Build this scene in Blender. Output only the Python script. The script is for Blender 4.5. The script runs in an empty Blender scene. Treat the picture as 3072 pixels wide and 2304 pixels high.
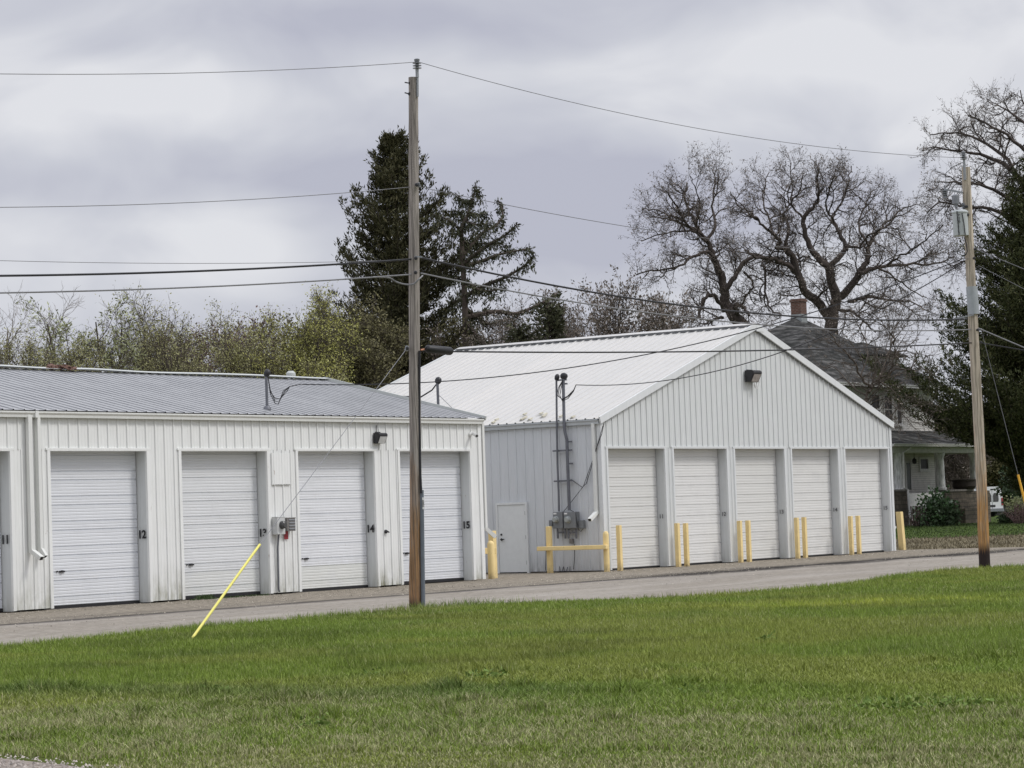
import bpy, math, random
import numpy as np
from mathutils import Vector, Matrix

C = bpy.context.scene.collection
SC = bpy.context.scene

# ------------------------------------------------------------------ camera
CH = 1.65
PITCH, ROLL, YAW, FPX = 0.0517, -0.0350, 0.9479, 7647.5
_F = np.array([math.sin(YAW)*math.cos(PITCH), math.cos(YAW)*math.cos(PITCH), math.sin(PITCH)])
_R0 = np.array([math.cos(YAW), -math.sin(YAW), 0.0]); _U0 = np.cross(_R0, _F)
_c, _s = math.cos(ROLL), math.sin(ROLL)
_R = _c*_R0 + _s*_U0; _U = -_s*_R0 + _c*_U0
cam_d = bpy.data.cameras.new("camera"); cam = bpy.data.objects.new("camera", cam_d); C.objects.link(cam)
cam_d.sensor_width = 36; cam_d.lens = FPX/3072*36; cam_d.clip_end = 3000; cam_d.clip_start = 0.2
M = Matrix(((_R[0], _U[0], -_F[0], 0), (_R[1], _U[1], -_F[1], 0), (_R[2], _U[2], -_F[2], CH), (0, 0, 0, 1)))
cam.matrix_world = M
SC.camera = cam

# ------------------------------------------------------------------ view / world / sun
SC.view_settings.view_transform = 'Standard'; SC.view_settings.look = 'None'
SC.view_settings.exposure = 0.12; SC.view_settings.gamma = 1.0
SC.view_settings.use_curve_mapping = False
SC.render.resolution_x, SC.render.resolution_y = 1024, 768
SC.cycles.max_bounces = 6; SC.cycles.transparent_max_bounces = 6
SUN_EL, SUN_AZ = math.radians(48), math.radians(152)      # azimuth clockwise from +Y
sun_dir = Vector((math.sin(SUN_AZ)*math.cos(SUN_EL), math.cos(SUN_AZ)*math.cos(SUN_EL), math.sin(SUN_EL)))
sl = bpy.data.lights.new("sun", 'SUN'); sl.energy = 1.5; sl.angle = math.radians(14); sl.color = (1, .97, .93)
so = bpy.data.objects.new("sun", sl); C.objects.link(so)
so.rotation_euler = (-sun_dir).to_track_quat('-Z', 'Y').to_euler()

W = bpy.data.worlds.new("World"); SC.world = W; W.use_nodes = True
def build_world():
    nt = W.node_tree; N = nt.nodes; L = nt.links; N.clear()
    out = N.new('ShaderNodeOutputWorld'); bg = N.new('ShaderNodeBackground'); bg.inputs[1].default_value = 0.1
    sky = N.new('ShaderNodeTexSky'); sky.sky_type = 'NISHITA'; sky.sun_disc = False
    sky.sun_elevation = SUN_EL; sky.sun_rotation = SUN_AZ
    tc = N.new('ShaderNodeTexCoord'); sep = N.new('ShaderNodeSeparateXYZ'); L.new(tc.outputs['Generated'], sep.inputs[0])
    def mth(op, a, b=None, c=None, clamp=False):
        n = N.new('ShaderNodeMath'); n.operation = op; n.use_clamp = clamp
        for i, v in enumerate((a, b, c)):
            if v is None: continue
            if isinstance(v, (int, float)): n.inputs[i].default_value = v
            else: L.new(v, n.inputs[i])
        return n.outputs[0]
    x, y, z = sep.outputs
    az = mth('ARCTAN2', x, y)                       # 0 at +Y, grows toward +X
    el = mth('ARCSINE', z)
    azr = mth('MULTIPLY', mth('SUBTRACT', az, YAW), 1.0)
    comb = N.new('ShaderNodeCombineXYZ'); L.new(azr, comb.inputs[0])
    L.new(mth('MULTIPLY', el, 1.8), comb.inputs[1]); comb.inputs[2].default_value = 3.7
    def noise(scale, detail, rough, vec=comb.outputs[0], dist=0.0):
        n = N.new('ShaderNodeTexNoise'); L.new(vec, n.inputs['Vector'])
        n.inputs['Scale'].default_value = scale; n.inputs['Detail'].default_value = detail
        n.inputs['Roughness'].default_value = rough; n.inputs['Distortion'].default_value = dist
        return n
    n1 = noise(11.0, 4, .50, dist=.5); n2 = noise(3.6, 4, .5); nw = noise(9, 3, .5)
    # bright and dark cloud masses lying in given directions of the sky
    wob = mth('MULTIPLY', mth('SUBTRACT', nw.outputs[0], .5), .11)
    azw = mth('ADD', azr, wob); elw = mth('ADD', el, mth('MULTIPLY', wob, .55))
    total = None
    blobs = [(-.165, .128, .085, .018, -.55), (-.115, .112, .050, .020, .55), (-.17, .093, .07, .010, .15), (-.19, .168, .06, .02, .30),
             (.03, .130, .060, .020, -.65), (.085, .112, .075, .016, -.45), (-.05, .160, .09, .018, .25), (-.07, .195, .10, .012, -.2), (.14, .178, .055, .022, .60),
             (.17, .135, .04, .014, .35), (.0, .105, .04, .012, .25), (-.12, .055, .1, .014, .05),
             (.05, .20, .12, .03, -.30), (.20, .205, .06, .02, .1)]
    for a0, e0, sa, se, amp in blobs:
        da = mth('DIVIDE', mth('SUBTRACT', azw, a0), sa); de = mth('DIVIDE', mth('SUBTRACT', elw, e0), se)
        r2 = mth('ADD', mth('MULTIPLY', da, da), mth('MULTIPLY', de, de))
        g = mth('MULTIPLY', mth('EXPONENT', mth('MULTIPLY', r2, -1.0)), amp)
        total = g if total is None else mth('ADD', total, g)
    v = mth('ADD', mth('MULTIPLY', mth('SUBTRACT', n1.outputs[0], .5), 1.25), mth('MULTIPLY', mth('SUBTRACT', n2.outputs[0], .5), .9))
    v = mth('ADD', mth('ADD', v, mth('MULTIPLY', total, .75)), .5, clamp=True)
    cr = N.new('ShaderNodeValToRGB'); L.new(v, cr.inputs[0])
    e = cr.color_ramp.elements
    e[0].position = .15; e[0].color = (4.45, 4.55, 5.35, 1)
    e[1].position = .82; e[1].color = (7.0, 7.06, 7.4, 1)
    m_ = e.new(.5); m_.color = (5.55, 5.67, 6.25, 1)
    # overcast skies are brightest overhead
    z3 = mth('ADD', mth('MULTIPLY', mth('MAXIMUM', mth('SUBTRACT', z, .24), 0), 1.6), 1.0)
    mulc = N.new('ShaderNodeVectorMath'); mulc.operation = 'SCALE'; L.new(cr.outputs[0], mulc.inputs[0]); L.new(z3, mulc.inputs['Scale'])
    mix = N.new('ShaderNodeMix'); mix.data_type = 'RGBA'; mix.inputs[0].default_value = .96
    L.new(sky.outputs[0], mix.inputs[6]); L.new(mulc.outputs[0], mix.inputs[7])
    L.new(mix.outputs[2], bg.inputs[0]); L.new(bg.outputs[0], out.inputs[0])
build_world()

# ------------------------------------------------------------------ measuring helpers
O = np.array([0, 0, CH])
def ray(px, py): return _F*FPX + _R*(px-1536) - _U*(py-1152)
def on_z(px, py, z=0.0): r = ray(px, py); return O + r*((z-CH)/r[2])
def on_y(px, py, y): r = ray(px, py); return O + r*(y/r[1])
def on_x(px, py, x): r = ray(px, py); return O + r*(x/r[0])
def at(px, py, dist): r = ray(px, py); return O + r*(dist/math.hypot(r[0], r[1]))
def on_vp(px, py, A, B):        # vertical plane through A and B (xy)
    n = np.array([-(B[1]-A[1]), B[0]-A[0], 0.0]); r = ray(px, py)
    return O + r*((n @ (np.array([A[0], A[1], CH]) - O))/(n @ r))
def c1(x, y): return (x/1.84375, 1050+y/1.84375)
def c2(x, y): return (700+x/1.84375, 1050+y/1.84375)
def c3(x, y): return (1400+x/2.37, 1100+y/2.37)
def c4(x, y): return (1750+x/2.0737, 950+y/2.0737)
def c7(x, y): return (1800+x/1.739, 400+y/1.739)
def ch(x, y): return (2600+x/3.318, 1150+y/3.318)
def cz(x, y): return (2300+x/4.424, 880+y/4.424)
def ground_h(x, y):
    d = np.hypot(x, y)
    t = np.clip((d-92)/40.0, 0, 1)
    return 0.47*t*t*(3-2*t)

# ------------------------------------------------------------------ tagging
def tag(o, label=None, cat=None, group=None, kind=None):
    if label: o['label'] = label
    if cat: o['category'] = cat
    if group: o['group'] = group
    if kind: o['kind'] = kind
    return o
def empty(name, loc=(0, 0, 0), rz=0):
    o = bpy.data.objects.new(name, None); C.objects.link(o); o.location = loc; o.rotation_euler = (0, 0, rz)
    o.empty_display_size = .2
    return o

# ------------------------------------------------------------------ materials
def new_mat(name):
    m = bpy.data.materials.new(name); m.use_nodes = True
    nt = m.node_tree; b = nt.nodes['Principled BSDF']
    return m, nt, b
def _noise(nt, scale, detail=4, rough=.55, vec=None, stretch=None, rot=None):
    N, L = nt.nodes, nt.links
    tc = N.new('ShaderNodeTexCoord'); src = tc.outputs['Object']
    if stretch is not None or rot is not None:
        mp = N.new('ShaderNodeMapping'); L.new(src, mp.inputs[0])
        if stretch: mp.inputs['Scale'].default_value = stretch
        if rot: mp.inputs['Rotation'].default_value = rot
        src = mp.outputs[0]
    n = N.new('ShaderNodeTexNoise'); L.new(src, n.inputs['Vector'])
    n.inputs['Scale'].default_value = scale; n.inputs['Detail'].default_value = detail; n.inputs['Roughness'].default_value = rough
    return n.outputs[0]
def _ramp(nt, fac, stops):
    r = nt.nodes.new('ShaderNodeValToRGB'); nt.links.new(fac, r.inputs[0])
    e = r.color_ramp.elements
    while len(e) < len(stops): e.new(.5)
    for i, (p, c) in enumerate(stops):
        e[i].position = p; e[i].color = tuple(c)+(1,) if len(c) == 3 else c
    return r.outputs[0]
def _mix(nt, a, b, fac, mode='MIX'):
    n = nt.nodes.new('ShaderNodeMix'); n.data_type = 'RGBA'; n.blend_type = mode
    for i, v in ((0, fac), (6, a), (7, b)):
        if isinstance(v, (int, float)): n.inputs[i].default_value = v
        elif isinstance(v, tuple): n.inputs[i].default_value = v+(1,) if len(v) == 3 else v
        else: nt.links.new(v, n.inputs[i])
    return n.outputs[2]
def _bump(nt, b, h, strength, dist=.01):
    n = nt.nodes.new('ShaderNodeBump'); n.inputs['Strength'].default_value = strength; n.inputs['Distance'].default_value = dist
    nt.links.new(h, n.inputs['Height']); nt.links.new(n.outputs[0], b.inputs['Normal'])
def _math(nt, op, a, b=None, clamp=False):
    n = nt.nodes.new('ShaderNodeMath'); n.operation = op; n.use_clamp = clamp
    for i, v in enumerate((a, b)):
        if v is None: continue
        if isinstance(v, (int, float)): n.inputs[i].default_value = v
        else: nt.links.new(v, n.inputs[i])
    return n.outputs[0]
def _z(nt):
    tc = nt.nodes.new('ShaderNodeTexCoord'); s = nt.nodes.new('ShaderNodeSeparateXYZ')
    nt.links.new(tc.outputs['Object'], s.inputs[0]); return s.outputs

def simple(name, col, rough=.6, metal=0, var=.15, scale=6, bump=0, stretch=None, spec=.4):
    m, nt, b = new_mat(name)
    n = _noise(nt, scale, 4, .6, stretch=stretch)
    lo = tuple(c*(1-var) for c in col); hi = tuple(min(1, c*(1+var)) for c in col)
    nt.links.new(_ramp(nt, n, [(.3, lo), (.7, hi)]), b.inputs['Base Color'])
    b.inputs['Roughness'].default_value = rough; b.inputs['Metallic'].default_value = metal
    b.inputs['Specular IOR Level'].default_value = spec
    if bump: _bump(nt, b, n, bump)
    return m

def painted_steel(name, col, grime=0.0, gcol=(.25, .25, .17), rough=.45, gh=.9, var=.05, rust=0.0, panel=None, low=None):
    """painted sheet steel: faint streaks down the sheet, grime and rust spots low on it"""
    m, nt, b = new_mat(name); L = nt.links
    st = _noise(nt, 5, 5, .65, stretch=(4.5, 4.5, .25)); bl = _noise(nt, 1.3, 4, .6)
    lo = tuple(c*(1-var*1.4) for c in col); hi = tuple(min(1, c*(1+var)) for c in col)
    base = _ramp(nt, st, [(.3, lo), (.7, hi)])
    base = _mix(nt, base, tuple(c*.9 for c in col), _math(nt, 'MULTIPLY', _ramp(nt, bl, [(.45, (0, 0, 0)), (.8, (1, 1, 1))]), .45))
    if panel:
        xs = _z(nt)
        pn = _math(nt, 'FLOOR', _math(nt, 'DIVIDE', xs[panel], .915))
        wn = nt.nodes.new('ShaderNodeTexWhiteNoise'); wn.noise_dimensions = '1D'; L.new(pn, wn.inputs['W'])
        base = _mix(nt, base, tuple(min(1, c*f) for c, f in zip(col, (1.03, 1.0, .97))), _math(nt, 'MULTIPLY', wn.outputs[0], .5))
        base = _mix(nt, base, (1, 1, 1), _math(nt, 'MULTIPLY', wn.outputs[0], .06))
    if grime:
        z = _z(nt)[2]
        h = _math(nt, 'SUBTRACT', 1.0, _math(nt, 'DIVIDE', z, gh), True)
        gn = _noise(nt, 3, 5, .7, stretch=(3, 3, .6)); gm = _noise(nt, .7, 2, .5)
        gf = _math(nt, 'MULTIPLY', _math(nt, 'MULTIPLY', _math(nt, 'POWER', h, 1.6), _ramp(nt, gn, [(.35, (0, 0, 0)), (.7, (1, 1, 1))])), _ramp(nt, gm, [(.35, (.45,)*3), (.6, (1,)*3)]))
        base = _mix(nt, base, gcol, _math(nt, 'MULTIPLY', gf, grime, True))
    if low:
        lf = _math(nt, 'LESS_THAN', _z(nt)[2], low[0]); base = _mix(nt, base, low[1], _math(nt, 'MULTIPLY', lf, .8))
    if rust:
        rn = _noise(nt, 14, 4, .7, stretch=(1, 1, .35)); rz = _noise(nt, 1.1, 2, .5)
        rf = _math(nt, 'MULTIPLY', _ramp(nt, rn, [(.66, (0, 0, 0)), (.74, (1, 1, 1))]), _ramp(nt, rz, [(.5, (0, 0, 0)), (.62, (1, 1, 1))]))
        base = _mix(nt, base, (.28, .17, .11), _math(nt, 'MULTIPLY', rf, rust))
    if 'door' in name:
        oi = nt.nodes.new('ShaderNodeObjectInfo'); base = _mix(nt, base, tuple(c*f for c, f in zip(col, (.86, .86, .83))), _math(nt, 'MULTIPLY', oi.outputs['Random'], .75))
        sm_ = _noise(nt, .9, 5, .7, stretch=(1, 1, 2.2)); base = _mix(nt, base, tuple(c*.80 for c in col), _math(nt, 'MULTIPLY', _ramp(nt, sm_, [(.52, (0,)*3), (.70, (1,)*3)]), .5))
    L.new(base, b.inputs['Base Color']); b.inputs['Roughness'].default_value = rough
    dn = _noise(nt, 2.5, 2, .5); _bump(nt, b, dn, .25, .02)
    return m

MT = {}
MT['wall_l'] = painted_steel('white_wall_steel', (.80, .81, .79), grime=1.5, gh=1.0, panel=0, rust=.6)
MT['trim_l'] = painted_steel('white_trim_steel', (.82, .83, .81), grime=.6, rust=.8, gh=1.0)
MT['reveal_l'] = painted_steel('grey_reveal_steel', (.66, .68, .67), grime=.55, rust=.8, gh=.8)
MT['door_l'] = painted_steel('bluish_white_door', (.75, .77, .81), var=.02, grime=.6, gh=1.0, gcol=(.45, .46, .42), rust=.25)
MT['door_l_worn'] = painted_steel('worn_white_door', (.76, .775, .80), var=.02, grime=1.2, gh=1.1, gcol=(.40, .41, .37), rust=.5, low=(.62, (.70, .71, .665)))
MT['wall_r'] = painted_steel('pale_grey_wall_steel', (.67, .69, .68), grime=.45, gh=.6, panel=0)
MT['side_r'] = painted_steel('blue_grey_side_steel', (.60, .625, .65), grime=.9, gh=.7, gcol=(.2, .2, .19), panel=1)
MT['reveal_r'] = painted_steel('pale_grey_reveal', (.62, .64, .64), grime=.5, gh=.8)
MT['door_r'] = painted_steel('white_roll_door', (.76, .76, .745), var=.015, grime=.2, gh=.8, gcol=(.5, .48, .42))
MT['trim_r'] = painted_steel('pale_trim', (.70, .72, .72))
MT['roof_r'] = painted_steel('white_roof_steel', (.545, .54, .52), var=.04, rust=.15, panel=1)
MT['roof_l'] = painted_steel('galvanised_roof', (.46, .465, .465), rough=.38, var=.05, panel=0)
MT['roof_l'].node_tree.nodes['Principled BSDF'].inputs['Metallic'].default_value = .55
MT['ridge_l'] = painted_steel('ridge_cap_steel', (.50, .52, .50), rust=.9)
MT['gutter'] = painted_steel('gutter_white', (.74, .75, .72))
MT['gutter_r'] = painted_steel('gutter_grey', (.50, .53, .55))
MT['bulk'] = simple('white_plastic', (.75, .75, .74), .4)
MT['mandoor'] = simple('man_door_paint', (.70, .72, .72), .5, var=.03)
MT['dark'] = simple('dark_gap', (.015, .015, .015), .9)
MT['black'] = simple('black_rubber', (.018, .018, .02), .5)
MT['blackmetal'] = simple('black_metal', (.025, .025, .028), .45)
MT['galv'] = simple('galvanised_steel', (.30, .315, .33), .45, .4, .12, 20)
MT['conduit'] = simple('grey_conduit', (.15, .155, .175), .5, .2)
MT['meterbox'] = simple('meter_box_grey', (.19, .20, .21), .5, 0, .08)
MT['meterbox_l'] = simple('meter_box_light', (.55, .56, .55), .5, 0, .08)
MT['meterbox_b'] = simple('meter_box_brownish', (.20, .19, .18), .5, 0, .08)
MT['glassy'] = simple('meter_glass', (.32, .34, .33), .15, 0, .2, 30)
MT['glassdark'] = simple('meter_glass_dark', (.07, .07, .07), .15, 0, .2, 30)
MT['red'] = simple('red_tag', (.30, .03, .04), .5)
MT['yellow'] = simple('yellow_plastic', (.74, .68, .16), .4, var=.05)
MT['orange'] = simple('orange_yellow_plastic', (.85, .46, .05), .4, var=.05)
MT['cream'] = simple('cream_yellow_paint', (.84, .655, .31), .6, 0, .07, 3, .1)
def chip(m, col, z_h=.25):
    nt = m.node_tree; b = nt.nodes['Principled BSDF']; old = b.inputs['Base Color'].links[0].from_socket
    n = _noise(nt, 11, 4, .75, stretch=(1, 1, .5)); f = _ramp(nt, n, [(.66, (0,)*3), (.70, (1,)*3)])
    c = _mix(nt, old, col, _math(nt, 'MULTIPLY', f, .8))
    g = _math(nt, 'MULTIPLY', _math(nt, 'SUBTRACT', 1.0, _math(nt, 'DIVIDE', _z(nt)[2], z_h), True), _ramp(nt, _noise(nt, 6, 4, .7), [(.35, (0,)*3), (.65, (1,)*3)]))
    nt.links.new(_mix(nt, c, (.20, .16, .10), _math(nt, 'MULTIPLY', g, .9)), b.inputs['Base Color'])
chip(MT['cream'], (.30, .24, .17))
MT['lens'] = simple('lamp_lens', (.40, .37, .35), .15, 0, .25, 15)
MT['white_lens'] = simple('frosted_lens', (.62, .63, .62), .2)
MT['number'] = simple('number_black', (.012, .012, .014), .5, var=0)
MT['number_g'] = simple('number_grey', (.06, .06, .065), .5, var=0)
MT['copper'] = simple('terracotta_plug', (.50, .22, .12), .5)
MT['porcelain'] = simple('grey_porcelain', (.22, .23, .25), .25)
MT['trafo'] = simple('transformer_grey_green', (.46, .49, .49), .45, 0, .06)
MT['wire'] = simple('grey_wire', (.14, .14, .15), .5)
MT['wire_l'] = simple('pale_grey_cable', (.20, .20, .21), .5)
MT['wire_b'] = simple('black_cable', (.02, .02, .024), .5)
MT['bark'] = simple('dark_bark', (.070, .056, .048), .9, 0, .35, 4, .3)
MT['bark_g'] = simple('grey_bark', (.085, .070, .056), .9, 0, .35, 4, .3)
MT['bark_tan'] = simple('pale_tan_bark', (.24, .21, .18), .9, 0, .3, 4, .3)
MT['bark_conifer'] = simple('conifer_bark', (.07, .055, .045), .95, 0, .3, 5, .3)

def leaf_mat(name, cols, trans=.25, rough=.7):
    m, nt, b = new_mat(name)
    at_ = nt.nodes.new('ShaderNodeAttribute'); at_.attribute_name = 'tint'
    n = _noise(nt, .55, 3, .6)
    f = _math(nt, 'ADD', _math(nt, 'MULTIPLY', at_.outputs['Fac'], .7), _math(nt, 'MULTIPLY', n, .35), True)
    stops = [(i/(len(cols)-1)*.8+.1, c) for i, c in enumerate(cols)]
    nt.links.new(_ramp(nt, f, stops), b.inputs['Base Color'])
    b.inputs['Roughness'].default_value = rough; b.inputs['Specular IOR Level'].default_value = .25
    b.inputs['Transmission Weight'].default_value = 0
    return m
MT['needles'] = leaf_mat('spruce_needles', [(.026, .028, .013), (.058, .058, .024), (.105, .095, .045)])
MT['needles_r'] = leaf_mat('yew_green_needles', [(.022, .030, .011), (.052, .062, .020), (.115, .115, .045)])
MT['needles_s'] = leaf_mat('sparse_spruce_needles', [(.026, .030, .014), (.05, .054, .026), (.075, .075, .04)])
MT['leaf_yg'] = leaf_mat('yellow_green_spring_leaves', [(.21, .20, .055), (.34, .34, .09), (.50, .50, .21)])
MT['leaf_ol'] = leaf_mat('olive_spring_leaves', [(.17, .165, .075), (.29, .285, .125), (.44, .43, .23)])
MT['leaf_pg'] = leaf_mat('pale_young_leaves', [(.18, .195, .10), (.30, .32, .16), (.45, .48, .27)])
MT['leaf_br'] = leaf_mat('brown_green_leaves', [(.06, .058, .028), (.13, .12, .055), (.23, .21, .10)])
MT['leaf_dk'] = leaf_mat('dark_shrub_leaves', [(.015, .025, .012), (.035, .055, .022), (.07, .11, .05)])
MT['leaf_va'] = leaf_mat('shrub_leaves_with_pale_flowers', [(.03, .07, .025), (.06, .12, .04), (.09, .15, .07), (.45, .48, .42)])
MT['leaf_rd'] = leaf_mat('reddish_twig_tips', [(.09, .05, .05), (.16, .10, .09), (.22, .15, .13)])
MT['pods'] = leaf_mat('dry_buds', [(.11, .09, .075), (.19, .16, .135), (.28, .24, .20)])
MT['dry'] = leaf_mat('dry_grass_tuft', [(.16, .13, .06), (.28, .26, .11), (.36, .34, .16)])

def wood_mat(name, base_z, warm_top, grey=(.30, .27, .245), warm=(.29, .175, .09), dark=(.03, .022, .02), dark_h=.25, tan=None):
    m, nt, b = new_mat(name); L = nt.links
    z = _z(nt)[2]
    gr = _noise(nt, 9, 6, .7, stretch=(3.2, 3.2, .12)); rings = _noise(nt, 3, 3, .6, stretch=(1.6, 1.6, .5))
    wv = nt.nodes.new('ShaderNodeTexWave'); wv.wave_type = 'RINGS'; tc = nt.nodes.new('ShaderNodeTexCoord')
    mp = nt.nodes.new('ShaderNodeMapping'); mp.inputs['Scale'].default_value = (5.5, 5.5, .9); L.new(tc.outputs['Object'], mp.inputs[0]); L.new(mp.outputs[0], wv.inputs[0])
    wv.inputs['Distortion'].default_value = 9; wv.inputs['Scale'].default_value = .9; wv.inputs['Detail'].default_value = 3; wv.inputs['Detail Scale'].default_value = .8
    g = _ramp(nt, gr, [(.32, tuple(c*.45 for c in grey)), (.5, grey), (.68, tuple(c*1.45 for c in grey))])
    w = _ramp(nt, gr, [(.32, tuple(c*.38 for c in warm)), (.5, warm), (.68, tuple(c*1.5 for c in warm))])
    t = _math(nt, 'ADD', _math(nt, 'DIVIDE', _math(nt, 'SUBTRACT', warm_top, z), 1.6), _math(nt, 'MULTIPLY', _math(nt, 'SUBTRACT', rings, .5), 2.2), True)
    col = _mix(nt, g, w, t)
    col = _mix(nt, col, tuple(c*.35 for c in grey), _math(nt, 'MULTIPLY', _ramp(nt, wv.outputs['Fac'], [(.0, (1, 1, 1)), (.3, (0, 0, 0))]), .6))
    td = _math(nt, 'ADD', _math(nt, 'DIVIDE', _math(nt, 'SUBTRACT', dark_h, z), .25), _math(nt, 'MULTIPLY', _math(nt, 'SUBTRACT', gr, .5), 2.5), True)
    col = _mix(nt, col, dark, td)
    L.new(col, b.inputs['Base Color']); b.inputs['Roughness'].default_value = .85; b.inputs['Specular IOR Level'].default_value = .2
    _bump(nt, b, gr, .6, .01)
    return m
MT['pole1'] = wood_mat('weathered_pole_wood', 0, 2.9, dark_h=.22)
MT['pole2'] = wood_mat('tan_pole_wood', 0, 2.9, grey=(.46, .40, .32), warm=(.42, .235, .095), dark_h=.62)

# ------------------------------------------------------------------ mesh builder
class MB:
    def __init__(s): s.v = []; s.f = []; s.m = []
    def quad(s, a, b, c, d, m=0):
        i = len(s.v); s.v += [tuple(a), tuple(b), tuple(c), tuple(d)]; s.f.append((i, i+1, i+2, i+3)); s.m.append(m)
    def tri(s, a, b, c, m=0):
        i = len(s.v); s.v += [tuple(a), tuple(b), tuple(c)]; s.f.append((i, i+1, i+2)); s.m.append(m)
    def poly(s, pts, m=0):
        i = len(s.v); s.v += [tuple(p) for p in pts]; s.f.append(tuple(range(i, i+len(pts)))); s.m.append(m)
    def box(s, lo, hi, m=0):
        x0, y0, z0 = [min(a, b) for a, b in zip(lo, hi)]; x1, y1, z1 = [max(a, b) for a, b in zip(lo, hi)]
        i = len(s.v)
        s.v += [(x0, y0, z0), (x1, y0, z0), (x1, y1, z0), (x0, y1, z0), (x0, y0, z1), (x1, y0, z1), (x1, y1, z1), (x0, y1, z1)]
        s.f += [tuple(i+k for k in q) for q in ((0, 3, 2, 1), (4, 5, 6, 7), (0, 1, 5, 4), (1, 2, 6, 5), (2, 3, 7, 6), (3, 0, 4, 7))]
        s.m += [m]*6
    def obox(s, c, ax, ay, az, m=0):
        """oriented box: centre c and half-axis vectors"""
        c, ax, ay, az = map(Vector, (c, ax, ay, az)); i = len(s.v)
        for sz in (-1, 1):
            for sx, sy in ((-1, -1), (1, -1), (1, 1), (-1, 1)): s.v.append(tuple(c+ax*sx+ay*sy+az*sz))
        s.f += [tuple(i+k for k in q) for q in ((0, 3, 2, 1), (4, 5, 6, 7), (0, 1, 5, 4), (1, 2, 6, 5), (2, 3, 7, 6), (3, 0, 4, 7))]
        s.m += [m]*6
    def beam(s, p, q, w, h, m=0, up=(0, 0, 1)):
        p, q = Vector(p), Vector(q); d = (q-p); L = d.length; d.normalize(); up = Vector(up)
        if abs(d.dot(up)) > .98: up = Vector((0, 1, 0))
        sd = d.cross(up).normalized(); u2 = sd.cross(d)
        s.obox((p+q)/2, d*L/2, sd*w/2, u2*h/2, m)
    def tube(s, pts, r, n=8, m=0, cap=True):
        pts = [Vector(p) for p in pts]; rs = r if isinstance(r, (list, tuple)) else [r]*len(pts)
        base = len(s.v); ref = None
        for k, p in enumerate(pts):
            d = (pts[min(k+1, len(pts)-1)]-pts[max(k-1, 0)]).normalized()
            if ref is None: ref = d.orthogonal().normalized()
            ref = (ref-d*ref.dot(d)).normalized(); b = d.cross(ref)
            for j in range(n):
                a = 2*math.pi*j/n
                s.v.append(tuple(p+(ref*math.cos(a)+b*math.sin(a))*rs[k]))
        for k in range(len(pts)-1):
            for j in range(n):
                s.f.append((base+k*n+j, base+k*n+(j+1) % n, base+(k+1)*n+(j+1) % n, base+(k+1)*n+j)); s.m.append(m)
        if cap:
            s.f.append(tuple(base+j for j in reversed(range(n)))); s.m.append(m)
            e = base+(len(pts)-1)*n; s.f.append(tuple(e+j for j in range(n))); s.m.append(m)
    def lathe(s, c, prof, n=14, axis=(0, 0, 1), m=0):
        """prof: (radius, height) pairs along axis from c"""
        c = Vector(c); ax = Vector(axis).normalized(); a1 = ax.orthogonal().normalized(); a2 = ax.cross(a1); base = len(s.v)
        for r, h in prof:
            for j in range(n):
                a = 2*math.pi*j/n; s.v.append(tuple(c+ax*h+(a1*math.cos(a)+a2*math.sin(a))*max(r, 1e-4)))
        for k in range(len(prof)-1):
            for j in range(n):
                s.f.append((base+k*n+j, base+k*n+(j+1) % n, base+(k+1)*n+(j+1) % n, base+(k+1)*n+j)); s.m.append(m)
        s.f.append(tuple(base+j for j in reversed(range(n)))); s.m.append(m)
        e = base+(len(prof)-1)*n; s.f.append(tuple(e+j for j in range(n))); s.m.append(m)
    def build(s, name, mats, parent=None, smooth=False, bevel=0, origin=None):
        me = bpy.data.meshes.new(name)
        v = s.v
        if origin is not None: v = [(a[0]-origin[0], a[1]-origin[1], a[2]-origin[2]) for a in v]
        me.from_pydata(v, [], s.f)
        if not isinstance(mats, (list, tuple)): mats = [mats]
        for mm in mats: me.materials.append(mm)
        if len(mats) > 1: me.polygons.foreach_set('material_index', s.m)
        if smooth: me.polygons.foreach_set('use_smooth', [True]*len(s.f))
        me.update()
        o = bpy.data.objects.new(name, me); C.objects.link(o)
        if origin is not None: o.location = origin
        if parent is not None:
            o.parent = parent
            if origin is None: o.matrix_parent_inverse = Matrix.Translation(parent.location).inverted() if parent.rotation_euler.z == 0 else parent.matrix_world.inverted()
        if smooth and hasattr(me, 'set_sharp_from_angle'): me.set_sharp_from_angle(angle=math.radians(38))
        if bevel:
            b = o.modifiers.new('bevel', 'BEVEL'); b.width = bevel; b.segments = 2; b.limit_method = 'ANGLE'
        return o
def build_each(s, name, mats, parent=None, smooth=False, bevel=0):
    """one object for every separate piece"""
    par = list(range(len(s.v)))
    def fd(a):
        while par[a] != a: par[a] = par[par[a]]; a = par[a]
        return a
    for f in s.f:
        for k in f[1:]: par[fd(k)] = fd(f[0])
    gr = {}
    for f, m in zip(s.f, s.m): gr.setdefault(fd(f[0]), []).append((f, m))
    out = []
    for fs in gr.values():
        b = MB(); mp = {}
        for f, m in fs:
            for k in f:
                if k not in mp: mp[k] = len(b.v); b.v.append(s.v[k])
            b.f.append(tuple(mp[k] for k in f)); b.m.append(m)
        out.append(b.build(name, mats, parent, smooth=smooth, bevel=bevel))
    return out
MB.build_each = build_each
# note: meshes are written in world coordinates; children undo the parent's translation

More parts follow.
